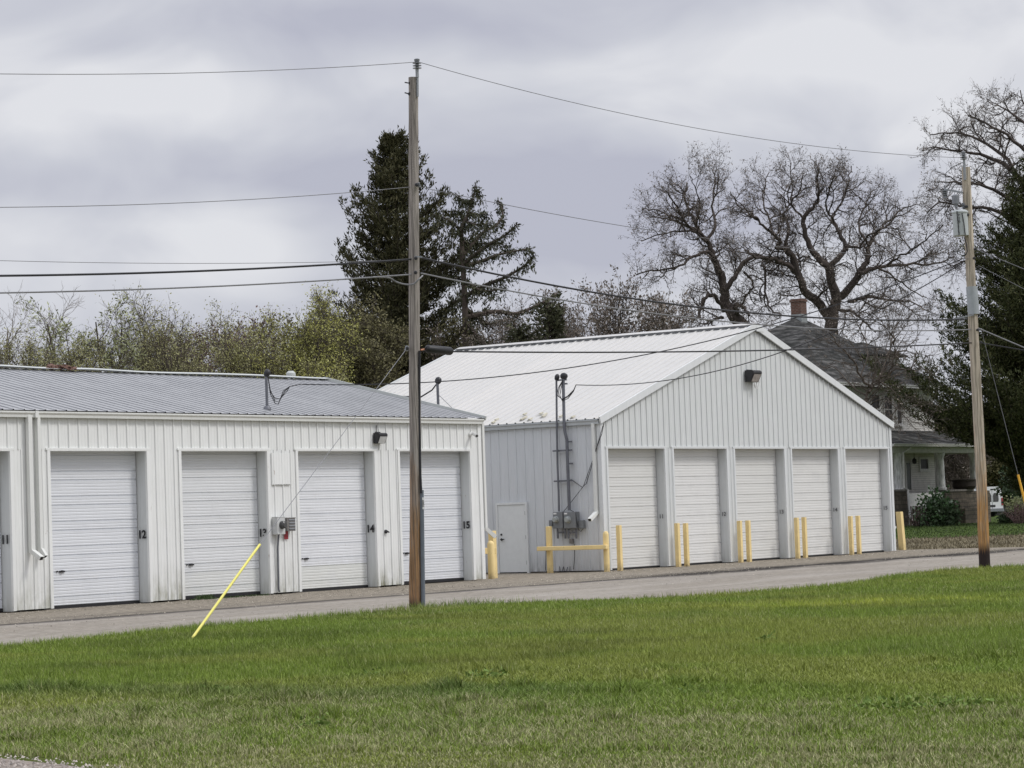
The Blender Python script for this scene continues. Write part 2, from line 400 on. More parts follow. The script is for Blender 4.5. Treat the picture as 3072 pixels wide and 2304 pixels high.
def np_mesh(name, V, Fq, mat, parent=None, tint=None, tris=False, smooth=False):
    """V (n,3), Fq (m,3|4) numpy"""
    me = bpy.data.meshes.new(name); k = Fq.shape[1]
    me.vertices.add(len(V)); me.vertices.foreach_set('co', V.astype(np.float32).ravel())
    me.loops.add(Fq.size); me.loops.foreach_set('vertex_index', Fq.astype(np.int32).ravel())
    me.polygons.add(len(Fq)); me.polygons.foreach_set('loop_start', (np.arange(len(Fq))*k).astype(np.int32))
    me.polygons.foreach_set('loop_total', np.full(len(Fq), k, np.int32))
    if smooth: me.polygons.foreach_set('use_smooth', np.ones(len(Fq), bool))
    if tint is not None:
        if tint.ndim == 1:
            a = me.attributes.new('tint', 'FLOAT', 'POINT'); a.data.foreach_set('value', tint.astype(np.float32))
        else:
            a = me.attributes.new('tint', 'FLOAT_COLOR', 'POINT'); a.data.foreach_set('color', tint.astype(np.float32).ravel())
    me.materials.append(mat); me.update(); me.validate()
    o = bpy.data.objects.new(name, me); C.objects.link(o)
    if parent is not None:
        o.parent = parent; o.matrix_parent_inverse = Matrix.Translation(parent.location).inverted()
    return o

def text_part(txt, name, mat, size, loc, xdir, ydir, parent, off=0.0, ext=.002, sx=1.0):
    cu = bpy.data.curves.new(name, 'FONT'); cu.body = txt; cu.size = size; cu.extrude = ext; cu.offset = off
    cu.align_x = 'CENTER'; cu.align_y = 'CENTER'
    t = bpy.data.objects.new(name, cu); C.objects.link(t)
    dg = bpy.context.evaluated_depsgraph_get(); me = bpy.data.meshes.new_from_object(t.evaluated_get(dg))
    bpy.data.objects.remove(t); me.name = name
    X = Vector(xdir).normalized()*sx; Y = Vector(ydir).normalized(); Z = Vector(xdir).normalized().cross(Y)
    T = Matrix(((X.x, Y.x, Z.x, loc[0]), (X.y, Y.y, Z.y, loc[1]), (X.z, Y.z, Z.z, loc[2]), (0, 0, 0, 1)))
    me.transform(T); me.materials.clear(); me.materials.append(mat)
    o = bpy.data.objects.new(name, me); C.objects.link(o)
    if parent is not None:
        o.parent = parent; o.matrix_parent_inverse = Matrix.Translation(parent.location).inverted()
    return o

# ================================================================== GROUND
_edge = [(0, 1947), (119, 1935), (217, 1923), (380, 1909), (543, 1890), (760, 1871), (922, 1857), (1085, 1843), (1246, 1829), (1400, 1818), (1539, 1811), (1700, 1806), (1810, 1803),
         (1946, 1798), (2060, 1793), (2150, 1786), (2353, 1771), (2488, 1760), (2560, 1753), (2624, 1742), (2700, 1731), (2780, 1721), (2848, 1714), (2936, 1709)]
LAWN = [(-40, 10), (0, 21)]+[tuple(on_z(x, y)[:2]) for x, y in _edge]+[(57.2, 26.0), (57.9, 24.5), (58.3, 20), (58.3, 0), (58.3, -60), (-40, -60)]
def in_poly(x, y, P):
    x = np.asarray(x); y = np.asarray(y); c = np.zeros(x.shape, bool)
    for i in range(len(P)):
        x0, y0 = P[i-1]; x1, y1 = P[i]
        m = (y0 > y) != (y1 > y)
        with np.errstate(divide='ignore', invalid='ignore'):
            c ^= m & (x < (x1-x0)*(y-y0)/(y1-y0+1e-12)+x0)
    return c

def asphalt_mat():
    m, nt, b = new_mat('worn_chip_asphalt'); L = nt.links
    fine = _noise(nt, 5, 6, .8, stretch=(1.2, .9, 1)); mid = _noise(nt, 1.5, 6, .75); big = _noise(nt, .5, 4, .55, stretch=(.35, 1.4, 1))
    c = _ramp(nt, fine, [(.36, (.19, .168, .138)), (.5, (.275, .248, .208)), (.64, (.36, .328, .28))])
    c = _mix(nt, c, (.20, .185, .17), _math(nt, 'MULTIPLY', _ramp(nt, mid, [(.42, (0,)*3), (.75, (1,)*3)]), .40))
    c = _mix(nt, c, (.47, .44, .40), _math(nt, 'MULTIPLY', _ramp(nt, big, [(.45, (0,)*3), (.72, (1,)*3)]), .40))
    # darker tar seams and patches that run along the drive, near the building aprons
    y = _z(nt)[1]; wob = _noise(nt, .45, 4, .6)
    yy = _math(nt, 'ADD', y, _math(nt, 'MULTIPLY', _math(nt, 'SUBTRACT', wob, .5), .9))
    def band(y0, w, amt, thr):
        f = _math(nt, 'SUBTRACT', 1.0, _math(nt, 'DIVIDE', _math(nt, 'ABSOLUTE', _math(nt, 'SUBTRACT', yy, y0)), w), True)
        n = _noise(nt, 1.1, 5, .7, stretch=(.5, 2.2, 1))
        return _math(nt, 'MULTIPLY', _math(nt, 'MULTIPLY', f, _ramp(nt, n, [(thr, (0,)*3), (thr+.16, (1,)*3)])), amt)
    ap = _math(nt, 'DIVIDE', _math(nt, 'SUBTRACT', yy, 34.9), .25, True)
    apr = _ramp(nt, _noise(nt, 7, 5, .8, stretch=(1.6, .7, 1)), [(.38, (.075, .063, .047)), (.5, (.22, .19, .145)), (.62, (.42, .375, .30))])
    c = _mix(nt, c, apr, _math(nt, 'MULTIPLY', ap, .75))
    c = _mix(nt, c, (.045, .040, .038), band(34.75, .55, 1.0, .30))
    c = _mix(nt, c, (.14, .125, .105), band(35.9, .9, .75, .42))
    c = _mix(nt, c, (.08, .073, .068), band(32.0, .22, .7, .58))
    xg = _math(nt, 'DIVIDE', _math(nt, 'SUBTRACT', _z(nt)[0], 52.0), 4.0, True)
    pt = _ramp(nt, _noise(nt, .55, 6, .75, stretch=(.45, 1.8, 1)), [(.41, (0,)*3), (.50, (1,)*3)])
    yb_ = _math(nt, 'SUBTRACT', 1.0, _math(nt, 'DIVIDE', _math(nt, 'ABSOLUTE', _math(nt, 'SUBTRACT', yy, 34.7)), 1.35), True)
    c = _mix(nt, c, (.038, .034, .030), _math(nt, 'MULTIPLY', _math(nt, 'MULTIPLY', pt, _math(nt, 'MULTIPLY', yb_, 1.6, True)), xg))
    L.new(c, b.inputs['Base Color']); b.inputs['Roughness'].default_value = .95; b.inputs['Specular IOR Level'].default_value = .1
    _bump(nt, b, fine, .7, .012)
    return m
def soil_mat(name, stops, scale=25):
    m, nt, b = new_mat(name)
    n = _noise(nt, scale, 5, .7); n2 = _noise(nt, .35, 4, .6)
    f = _math(nt, 'ADD', _math(nt, 'MULTIPLY', n, .55), _math(nt, 'MULTIPLY', n2, .45))
    nt.links.new(_ramp(nt, f, stops), b.inputs['Base Color']); b.inputs['Roughness'].default_value = 1; b.inputs['Specular IOR Level'].default_value = .1
    _bump(nt, b, n, .8, .03)
    return m
MT['asphalt'] = asphalt_mat()
MT['soil'] = soil_mat('lawn_soil_thatch', [(.3, (.045, .062, .012)), (.5, (.090, .115, .022)), (.7, (.14, .155, .045))])
MT['verge'] = soil_mat('dead_grass_verge', [(.32, (.07, .055, .035)), (.5, (.16, .135, .085)), (.68, (.24, .215, .14))], 6)
MT['farlawn'] = soil_mat('far_lawn_green', [(.3, (.030, .048, .010)), (.5, (.052, .082, .016)), (.7, (.08, .11, .03))], 4)
MT['gravel'] = soil_mat('pale_gravel', [(.3, (.13, .10, .08)), (.5, (.30, .26, .225)), (.7, (.50, .46, .42))], 12)
MT['far'] = soil_mat('distant_field', [(.3, (.08, .08, .03)), (.5, (.13, .14, .05)), (.7, (.2, .19, .09))], 1)

def terrain():
    # one sheet that reaches the horizon, finer near the scene
    xs = np.unique(np.concatenate([np.linspace(-1500, -60, 12), np.linspace(-50, 260, 94), np.linspace(280, 1800, 14)]))
    ys = np.unique(np.concatenate([np.linspace(-1500, -60, 12), np.linspace(-50, 220, 82), np.linspace(240, 1800, 14)]))
    X, Y = np.meshgrid(xs, ys, indexing='ij'); Z = ground_h(X, Y)-.05
    V = np.stack([X, Y, Z], -1).reshape(-1, 3); ny = len(ys)
    I, J = np.meshgrid(np.arange(len(xs)-1), np.arange(ny-1), indexing='ij'); i = (I*ny+J).ravel()
    Fq = np.stack([i, i+ny, i+ny+1, i+1], 1)
    o = np_mesh('ground', V, Fq, MT['far'], smooth=True); tag(o, kind='structure')
terrain()
def sheet_poly(name, P, z, mat, label=None):
    b = MB(); b.poly([(x, y, z) for x, y in P]); o = b.build(name, mat); tag(o, kind='structure'); return o
sheet_poly('lawn', [(x, y) for x, y in LAWN], 0.012, MT['soil'])
sheet_poly('driveway', [(-40, 8), (80.2, -60), (80.2, 37.5), (79.9, 41.5), (79.2, 60), (-40, 60)], 0.0, MT['asphalt'])
GRAVEL = [(14.2, 20), (13.5, 16.5), (13.1, 14.6), (12.9, 13.85), (12.7, 13.07), (12.4, 12.3), (11.8, 10), (10.8, 5), (9.8, -10), (-30, -10), (-30, 20)]
sheet_poly('gravel_road', GRAVEL, 0.020, MT['gravel'])

def curved_strip(name, d0, d1, a0, a1, mat, dz):
    A = np.radians(np.linspace(a0, a1, 40)); Dn = np.linspace(d0, d1, 16)
    AA, DD = np.meshgrid(A, Dn, indexing='ij'); X = np.sin(AA)*DD; Y = np.cos(AA)*DD
    V = np.stack([X, Y, ground_h(X, Y)+dz], -1).reshape(-1, 3); n = len(Dn)
    I, J = np.meshgrid(np.arange(len(A)-1), np.arange(n-1), indexing='ij'); i = (I*n+J).ravel()
    o = np_mesh(name, V, np.stack([i, i+1, i+n+1, i+n], 1), mat, smooth=True); tag(o, kind='structure')
curved_strip('verge', 84, 109, 50, 86, MT['verge'], -.03)
curved_strip('house_lawn', 107.5, 190, 40, 86, MT['farlawn'], -.02)

# ================================================================== RIBBED SHEET
def rib_sheet(mb, org, u, v, n, u0, u1, pitch, phase, v0, v1, rh=.024, rw=.05, top=.022, minor=.006, m=0):
    """sheet spanning u0..u1; ribs every pitch; v0/v1 may be functions of u"""
    org, u, v, n = map(Vector, (org, u, v, n))
    f0 = v0 if callable(v0) else (lambda a: v0); f1 = v1 if callable(v1) else (lambda a: v1)
    prof = [(u0, 0.0)]
    k0 = math.floor((u0-phase)/pitch)-1; k1 = math.ceil((u1-phase)/pitch)+1
    for k in range(k0, k1+1):
        c = phase+k*pitch
        for du, h in ((-rw/2, 0), (-top/2, rh), (top/2, rh), (rw/2, 0)):
            if u0 < c+du < u1: prof.append((c+du, h))
        if minor:
            for q in (1/3, 2/3):
                cc = c+pitch*q
                for du, h in ((-.012, 0), (0, minor), (.012, 0)):
                    if u0 < cc+du < u1: prof.append((cc+du, h))
    prof.append((u1, 0.0)); prof.sort()
    b = len(mb.v)
    for a, h in prof:
        mb.v.append(tuple(org+u*a+n*h+v*f0(a))); mb.v.append(tuple(org+u*a+n*h+v*f1(a)))
    for k in range(len(prof)-1):
        i = b+2*k; mb.f.append((i, i+2, i+3, i+1)); mb.m.append(m)

def roll_door(mb, x0, x1, y, z0, z1, period, split, fine, m=0):
    """corrugated roll-up curtain facing -y; strong grooves at 0 and split of each period, fine ones between"""
    prof = []; z = z1
    H = z1-z0
    zz = z0; k = 0
    edges = []
    while zz < z1:
        edges.append((zz, 1)); edges.append((zz+split, 1)); zz += period
    edges = [e for e in edges if e[0] < z1]+[(z1, 1)]
    pts = [(z0, 0)]
    for i in range(len(edges)-1):
        a = edges[i][0]; c = edges[i+1][0]; nf = max(1, round((c-a)/fine))
        pts += [(a+.001, .0), (a+.008, .022), (a+.020, .022), (a+.032, 0)]
        for j in range(1, nf):
            q = a+(c-a)*j/nf
            pts += [(q-.014, 0), (q, .006), (q+.014, 0)]
    pts.append((z1, 0)); pts.sort()
    b = len(mb.v)
    for z, d in pts: mb.v.append((x0, y+d, z)); mb.v.append((x1, y+d, z))
    for k in range(len(pts)-1):
        i = b+2*k; mb.f.append((i, i+1, i+3, i+2)); mb.m.append(m)

# ================================================================== LEFT BUILDING
Y1 = 39.74; ZT1 = 3.41; WT1 = 4.13; XL0, XL1 = 28.0, 53.77
def bounds_depth(p, x): return on_x(p[0], p[1], x)[1]
DEP1 = max(.15, min(.5, bounds_depth(c1(755, 700), 41.277)-Y1))
RIDGE_Y1, RIDGE_Z1 = 45.0, 5.56
lb = empty('storage_building', (41, 45, 0))
tag(lb, 'low white steel storage building with grey ribbed roof and large black numbers by its doors', 'storage building')
DL = [(30.13, 33.08, '10'), (34.2, 37.2, '11'), (38.33, 41.28, '12'), (42.38, 45.32, '13'), (46.42, 49.34, '14'), (50.34, 53.31, '15')]
PH1 = 38.33
w = MB()
rib_sheet(w, (0, Y1, 0), (1, 0, 0), (0, 0, 1), (0, -1, 0), XL0, XL1, .2953, PH1, ZT1+.0, WT1+.08, rh=.026, rw=.04, top=.026)
edges = [XL0]+[e for d in DL for e in d[:2]]+[XL1]
for k in range(0, len(edges), 2):
    rib_sheet(w, (0, Y1, 0), (1, 0, 0), (0, 0, 1), (0, -1, 0), edges[k], edges[k+1], .2953, PH1+.08*(k % 3), .04, ZT1, rh=.024, rw=.04, top=.026)
w.build('wall', MT['wall_l'], lb)
w = MB()
G = lambda y: 4.16+(RIDGE_Z1-4.16)*max(0, 1-abs(y-RIDGE_Y1)/(RIDGE_Y1-Y1))
rib_sheet(w, (XL1, 0, 0), (0, 1, 0), (0, 0, 1), (1, 0, 0), Y1, 50.26, .3, 40, .04, G)
rib_sheet(w, (XL0, 0, 0), (0, 1, 0), (0, 0, 1), (-1, 0, 0), Y1, 50.26, .3, 40, .04, G)
rib_sheet(w, (0, 50.26, 0), (1, 0, 0), (0, 0, 1), (0, 1, 0), XL0, XL1, .2953, PH1, .04, 4.16)
w.build('end_wall', MT['wall_l'], lb)
# roof
def slope_sheet(mb, x0, x1, ya, za, yb, zb, pitch, phase, rh):
    d = Vector((0, yb-ya, zb-za)); L = d.length; d.normalize(); n = Vector((1, 0, 0)).cross(d)
    if n.z < 0: n = -n
    rib_sheet(mb, (0, ya, za), (1, 0, 0), d, n, x0, x1, pitch, phase, 0, L, rh=rh, rw=.05, top=.028, minor=0)
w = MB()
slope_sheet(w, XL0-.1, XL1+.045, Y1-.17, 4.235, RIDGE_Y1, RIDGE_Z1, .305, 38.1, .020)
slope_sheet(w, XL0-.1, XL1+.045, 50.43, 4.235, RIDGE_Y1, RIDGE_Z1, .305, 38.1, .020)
def rib_shade(m, axis, phase, pitch, amt, colr):  # paints the shaded flank of each rib into the base colour
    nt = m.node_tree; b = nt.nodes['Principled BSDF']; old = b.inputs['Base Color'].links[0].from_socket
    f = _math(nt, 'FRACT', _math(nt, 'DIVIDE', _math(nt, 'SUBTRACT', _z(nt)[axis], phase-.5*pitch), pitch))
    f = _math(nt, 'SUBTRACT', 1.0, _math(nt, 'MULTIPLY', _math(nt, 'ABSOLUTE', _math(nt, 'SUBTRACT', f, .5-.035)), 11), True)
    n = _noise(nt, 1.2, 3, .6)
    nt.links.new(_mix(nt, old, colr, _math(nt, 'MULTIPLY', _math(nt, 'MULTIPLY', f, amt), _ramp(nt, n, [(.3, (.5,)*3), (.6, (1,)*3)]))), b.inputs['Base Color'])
rib_shade(MT['roof_l'], 0, 38.1, .305, .85, (.10, .105, .12))
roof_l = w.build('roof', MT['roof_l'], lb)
w = MB()   # ridge cap, slightly buckled, and rake trims
nn = 60
for k in range(nn):
    xa = XL0-.12+(XL1+.06-XL0+.12)*k/nn; xb = XL0-.12+(XL1+.06-XL0+.12)*(k+1)/nn
    dz = lambda x: .02*math.sin(x*1.7)*math.exp(-((x-41)/5)**2)+.012*math.sin(x*.9)
    for sgn in (-1, 1):
        w.quad((xa, RIDGE_Y1, RIDGE_Z1+.08+dz(xa)), (xb, RIDGE_Y1, RIDGE_Z1+.08+dz(xb)), (xb, RIDGE_Y1+sgn*.15, RIDGE_Z1+.035+dz(xb)), (xa, RIDGE_Y1+sgn*.15, RIDGE_Z1+.035+dz(xa)))
w.build('ridge_cap', MT['ridge_l'], lb)
w = MB()
rs = random.Random(8); fl0, fl1 = on_y(140, 1105, RIDGE_Y1)[0], on_y(212, 1110, RIDGE_Y1)[0]
for k in range(26):
    xx = rs.uniform(fl0, fl1); zz = RIDGE_Z1+.07+rs.uniform(0, .07)
    w.obox((xx, RIDGE_Y1-rs.uniform(-.02, .16), zz-.02), (rs.uniform(.05, .14), 0, rs.uniform(-.03, .03)), (0, .05, .01), (0, 0, .014))
w.build('torn_flashing', simple('rusted_flashing', (.16, .09, .07), .8, 0, .4), lb)
w = MB()
w.lathe((53.0, RIDGE_Y1+.5, RIDGE_Z1-.2), [(.09, 0), (.09, .3), (.13, .32), (.13, .4), (.07, .46)], 12)
w.build('vent_cap', MT['ridge_l'], lb, smooth=True)
w = MB()
for sg, yb in ((1, Y1-.19), (-1, 50.45)):
    w.beam((XL1+.065, yb, 4.23), (XL1+.065, RIDGE_Y1, RIDGE_Z1+.03), .04, .11)
w.build_each('rake_trim', MT['ridge_l'], lb)
# gutter: K profile along the eave
def gutter_y(mb, x0, x1, y, z0, z1, w_=.11):
    prof = [(0, z0), (-w_*.65, z0), (-w_*.72, z0+(z1-z0)*.45), (-w_, z0+(z1-z0)*.72), (-w_, z1), (-w_+.016, z1), (-w_+.016, z1-.02), (0, z1-.02)]
    b = len(mb.v)
    for a, z in prof: mb.v.append((x0, y+a, z)); mb.v.append((x1, y+a, z))
    for k in range(len(prof)-1): i = b+2*k; mb.f.append((i, i+1, i+3, i+2)); mb.m.append(0)
    mb.poly([(x1, y+a, z) for a, z in prof]); mb.poly([(x0, y+a, z) for a, z in reversed(prof)])
w = MB(); gutter_y(w, XL0-.1, XL1+.035, Y1-.045, 4.085, 4.215)
xs_ = on_y(107, 1235, Y1-.12)[0]
w.box((xs_-.05, Y1-.17, 4.08), (xs_+.04, Y1-.05, 4.222))
w.build('gutter', MT['gutter'], lb)
# doors
def door_set(parent, x0, x1, y, zt, dep, num, mats, zb, period, split, fine, handle, numsize, numz, bold, seed):
    dm, rm, tm, nm = mats
    d = MB(); roll_door(d, x0+.02, x1-.02, y+dep, zb, zt+.25, period, split, fine)
    door = d.build('garage_door', dm, parent); door['label'] = 'corrugated roll-up door %s' % num
    b = MB(); b.box((x0+.02, y+dep-.012, zb-.045), (x1-.02, y+dep+.03, zb+.02)); b.build('bottom_bar', MT['black'], door)
    if handle:
        h = MB(); hx = x0+dep*1.3+.10; hz = .80
        h.box((hx, y+dep-.03, hz-.02), (hx+.16, y+dep, hz+.012)); h.box((hx+.03, y+dep-.045, hz-.022), (hx+.10, y+dep-.028, hz+.022)); h.lathe((hx-.06, y+dep, hz), [(.02, 0), (.015, .03)], 8, (0, -1, 0))
        h.build('latch', MT['blackmetal'], door)
    r = MB()
    for xx, s in ((x0, 1), (x1, -1)):
        r.box((xx, y, .02), (xx-s*.03, y+dep+.12, zt))
        r.box((xx+s*.0, y+dep+.035, .02), (xx+s*.05, y+dep+.05, zt))        # track behind the curtain edge
    r.box((x0, y+.003, zt-.0), (x1, y+dep-.02, zt+.03))
    fr = r.build('door_reveal', rm, parent)
    t = MB()
    for xx, s in ((x0, -1), (x1, 1)):
        t.box((xx+s*.075, y-.031, .03), (xx-s*.004, y-.004, zt))
        t.box((xx-s*.001, y-.028, .03), (xx-s*.012, y+.03, zt))
    t.box((x0-.11, y-.034, zt-.012), (x1+.11, y-.002, zt+.03))
    t.box((x0, y-.03, zt-.035), (x1, y+.01, zt-.012))
    t.build('door_trim', tm, fr)
    if num:
        text_part(num, 'door_number', nm, numsize, (x1-.034, y+dep*.52, numz), (0, -1, 0), (0, 0, 1), fr, off=bold)
for i, (a, b_, n_) in enumerate(DL):
    door_set(lb, a, b_, Y1, ZT1, DEP1, n_, (MT['door_l_worn' if i in (3, 4) else 'door_l'], MT['reveal_l'], MT['trim_l'], MT['number']), .045+.02*(i % 2), .54, .19, .075, True, .25, (1.52 if i < 3 else 1.45), .009, i)
# corner trims
t = MB(); t.box((XL1-.10, Y1-.036, .03), (XL1+.036, Y1-.004, 4.10)); t.box((XL1+.006, Y1-.03, .03), (XL1+.036, Y1+.10, 4.10)); t.build_each('corner_trim', MT['trim_l'], lb)
# patch panel on the pier between doors 13 and 14
p0 = on_y(*c2(212, 570), Y1-.03); p1 = on_y(*c2(316, 745), Y1-.03)
t = MB(); rib_sheet(t, (0, Y1-.036, 0), (1, 0, 0), (0, 0, 1), (0, -1, 0), p0[0], p1[0], .2953, PH1+.12, p1[2], p0[2], rh=.012); 
t.box((p0[0], Y1-.036, p1[2]), (p1[0], Y1-.004, p1[2]+.01)); t.box((p0[0]-.008, Y1-.036, p1[2]), (p0[0], Y1-.004, p0[2])); t.build('patch_panel', MT['trim_l'], lb)
# downspouts
def downspout(parent, path, w_, d_, mat, open_dir):
    b = MB(); P = [Vector(p) for p in path]
    for i in range(len(P)-1):
        d = (P[i+1]-P[i]).normalized()
        b.beam(P[i]-d*(.02 if i else 0), P[i+1]+d*.02, w_, d_, up=(0, 1, 0) if abs(d.y) < .5 and abs(d.x) < .3 else (0, 0, 1))
    dd = (P[-1]-P[-2]).normalized()
    b.beam(P[-1]+dd*.018, P[-1]+dd*.026, w_*.78, d_*.78, m=1)
    return b.build('downspout', [mat, MT['dark']], parent)
for (cx, yt, yb, kick, w_) in ((160, 365, 1112, .24, .11), (208, 365, 1100, .10, .085)):
    a = on_y(*c1(cx, yt), Y1-.08); b_ = on_y(*c1(cx+12, yb), Y1-.08); xx = (a[0]+b_[0])/2
    downspout(lb, [(xx, Y1-.09, 4.12), (xx, Y1-.09, b_[2]), (xx+.02, Y1-.09-kick, b_[2]-.15)], w_, .09, MT['gutter'], None)
a = on_x(*c2(1372, 990), XL1+.10)
downspout(lb, [(XL1+.10, Y1-.02, 4.1), (XL1+.10, Y1-.02, 1.36), (XL1+.30, Y1-.18, 1.13)], .085, .10, MT['gutter'], None)

# ================================================================== RIGHT BUILDING
Y2 = 40.0; ZT2 = 3.50; X0, X1, XM = 59.87, 77.5, 68.66; ZE2, ZA2 = 4.27, 7.2; YB = 51.35
DEP2 = max(.15, min(.6, bounds_depth(c4(455, 1000), 63.19)-Y2))
rb = empty('storage_building', (68.7, 45.7, 0))
tag(rb, 'gabled pale grey steel storage building with white roof and five white roll-up doors', 'storage building')
DR = [(60.18, 63.19, '11'), (63.68, 66.71, '12'), (67.19, 70.23, '13'), (70.70, 73.74, '14'), (74.23, 77.26, '15')]
top = lambda x: ZE2+(ZA2-ZE2)*(1-abs(x-XM)/(XM-X0))
w = MB()
rib_sheet(w, (0, Y2, 0), (1, 0, 0), (0, 0, 1), (0, -1, 0), X0, X1, .305, 60.18, ZT2, top, rh=.03, rw=.05, top=.03)
edges = [X0]+[e for d in DR for e in d[:2]]+[X1]
for k in range(0, len(edges), 2):
    rib_sheet(w, (0, Y2, 0), (1, 0, 0), (0, 0, 1), (0, -1, 0), edges[k], edges[k+1], .16, edges[k]+.08, .03, ZT2, rh=.02)
w.build('front_wall', MT['wall_r'], rb)
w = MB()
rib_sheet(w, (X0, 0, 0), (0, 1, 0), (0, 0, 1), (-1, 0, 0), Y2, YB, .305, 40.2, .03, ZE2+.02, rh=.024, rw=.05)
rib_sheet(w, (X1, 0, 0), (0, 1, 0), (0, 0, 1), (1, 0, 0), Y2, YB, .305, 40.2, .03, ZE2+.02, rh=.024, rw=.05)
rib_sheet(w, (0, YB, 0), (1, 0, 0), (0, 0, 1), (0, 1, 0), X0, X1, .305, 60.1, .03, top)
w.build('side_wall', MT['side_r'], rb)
w = MB()
def xslope(mb, xa, za, xb, zb, y0, y1):
    d = Vector((xb-xa, 0, zb-za)); L = d.length; d.normalize(); n = Vector((0, 1, 0)).cross(d)
    if n.z < 0: n = -n
    rib_sheet(mb, (xa, 0, za), (0, 1, 0), d, n, y0, y1, .305, 40.1, 0, L, rh=.034, rw=.075, top=.03, minor=.008)
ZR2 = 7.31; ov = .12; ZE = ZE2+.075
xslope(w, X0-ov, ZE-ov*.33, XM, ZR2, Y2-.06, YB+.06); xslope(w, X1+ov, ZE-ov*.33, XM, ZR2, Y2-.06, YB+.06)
rib_shade(MT['roof_r'], 1, 40.1, .305, .5, (.32, .32, .31)); w.build('roof', MT['roof_r'], rb)  # rib shade painted into the white roof colour as well
w = MB()
for sg in (-1, 1):
    w.quad((XM, Y2-.09, ZR2+.08), (XM, YB+.09, ZR2+.08), (XM+sg*.26, YB+.09, ZR2-.0), (XM+sg*.26, Y2-.09, ZR2-.0))
w.build('ridge_cap', MT['roof_r'], rb)
w = MB()   # the dark foam closure line under the ridge cap
w.box((XM-.235, Y2, ZR2-.055), (XM-.20, YB, ZR2-.012)); w.build('closure_strip', MT['meterbox'], rb)
w = MB()
for xe in (X0-ov, X1+ov):
    zz = ZE-ov*.33
    w.beam((xe, Y2-.085, zz-.045), (XM, Y2-.085, ZR2-.035), .05, .20)
    w.beam((xe, YB+.085, zz-.045), (XM, YB+.085, ZR2-.035), .05, .20)
w.build_each('rake_trim', MT['trim_r'], rb)
w = MB()   # closure strip seen as a dark notched line under the right rake
ra = Vector((XM, Y2-.045, ZR2-.145)); rc = Vector((X1+ov, Y2-.045, ZE-ov*.33-.145)); nk = 62
for k in range(nk*2+1):
    q = ra.lerp(rc, k/(nk*2)); w.v += [tuple(q), tuple(q-Vector((0, 0, .055)))]
    if k < nk*2:
        q2 = ra.lerp(rc, (k+1)/(nk*2)); dz_ = .055 if k % 2 == 0 else .012
        i = len(w.v); w.v += [tuple(q-Vector((0, 0, dz_))), tuple(q2-Vector((0, 0, dz_)))]
        if k: w.f.append((base_i, i, i+1, i+2)); w.m.append(0)
        else: w.f.append((i-2, i, i+1, i+2)); w.m.append(0)
        base_i = i+2
w.build('rake_closure', MT['meterbox'], rb)
# gutter along the left eave
w = MB()
gz = ZE-ov*.33
prof = [(0, gz-.15), (-.08, gz-.15), (-.09, gz-.08), (-.13, gz-.04), (-.13, gz-.01), (-.115, gz-.01), (-.115, gz-.03), (0, gz-.03)]
for xg, sg in ((X0-.03, 1), (X1+.03, -1)):
    bb = len(w.v)
    for a, z in prof: w.v.append((xg+sg*a, Y2-.02, z)); w.v.append((xg+sg*a, YB, z))
    for k in range(len(prof)-1): i = bb+2*k; w.f.append((i, i+1, i+3, i+2)); w.m.append(0)
    w.poly([(xg+sg*a, Y2-.02, z) for a, z in prof])
w.build_each('gutter', MT['gutter_r'], rb)
for i, (a, b_, n_) in enumerate(DR):
    door_set(rb, a, b_, Y2, ZT2, DEP2, n_, (MT['door_r'], MT['reveal_r'], MT['trim_r'], MT['number_g']), .03, .585, .255, .085, False, .17, 1.48, .002, i)
t = MB(); t.box((X0-.034, Y2-.036, .03), (X0+.10, Y2-.004, ZE2-.02)); t.box((X0-.036, Y2-.02, .03), (X0-.006, Y2+.10, ZE2-.02))
t.box((X1-.10, Y2-.036, .03), (X1+.034, Y2-.004, ZE2-.02)); t.build_each('corner_trim', MT['trim_r'], rb)
# small tag at the ridge end
t = MB(); q = on_y(*c4(1068, 66), Y2-.115); t.box((XM-.02, Y2-.121, ZR2-.20), (XM+.42, Y2-.113, ZR2-.05)); t.build('maker_tag', MT['trim_r'], rb)
# man door in the side wall
md = MB(); ya, yb = 42.655, 43.63
md.box((X0-.05, ya, .03), (X0-.03, yb, 1.97)); door = md.build('door', MT['mandoor'], rb)
t = MB()
t.box((X0-.075, ya-.07, .0), (X0-.004, ya-.004, 2.04)); t.box((X0-.075, yb+.004, .0), (X0-.004, yb+.07, 2.04)); t.box((X0-.075, ya-.004, 1.975), (X0-.004, yb+.004, 2.04))
t.build('door_frame', MT['trim_r'], door)
t = MB(); t.box((X0-.052, ya-.002, .0), (X0-.032, yb+.002, .028)); t.build('threshold', MT['dark'], door)
t = MB(); t.lathe((X0-.05, yb-.10, .98), [(.038, 0), (.038, .012), (.018, .03), (.018, .06)], 12, (-1, 0, 0)); t.beam((X0-.11, yb-.10, .98), (X0-.11, yb-.23, .985), .02, .03)
t.lathe((X0-.05, yb-.10, 1.12), [(.03, 0), (.03, .02), (.02, .024)], 12, (-1, 0, 0)); t.build_each('handle', MT['blackmetal'], door)
t = MB()
for hz in (.3, 1.03, 1.72): t.box((X0-.062, ya-.006, hz-.055), (X0-.048, ya+.014, hz+.055))
t.build_each('hinge', MT['blackmetal'], door)
# downspout on the side wall
q = on_x(*c3(907, 560), X0-.07); zb_ = on_x(*c3(928, 1035), X0-.07)[2]
downspout(rb, [(X0-.075, q[1], gz-.12), (X0-.075, q[1], zb_), (X0-.45, q[1]-.02, zb_-.2)], .11, .09, MT['gutter'], None)
q = on_y(*c4(1945, 1250), Y2+.3)
downspout(rb, [(X1+.09, Y2+.35, gz-.12), (X1+.09, Y2+.35, 1.1), (X1+.45, Y2+.20, .8)], .1, .09, MT['gutter'], None)
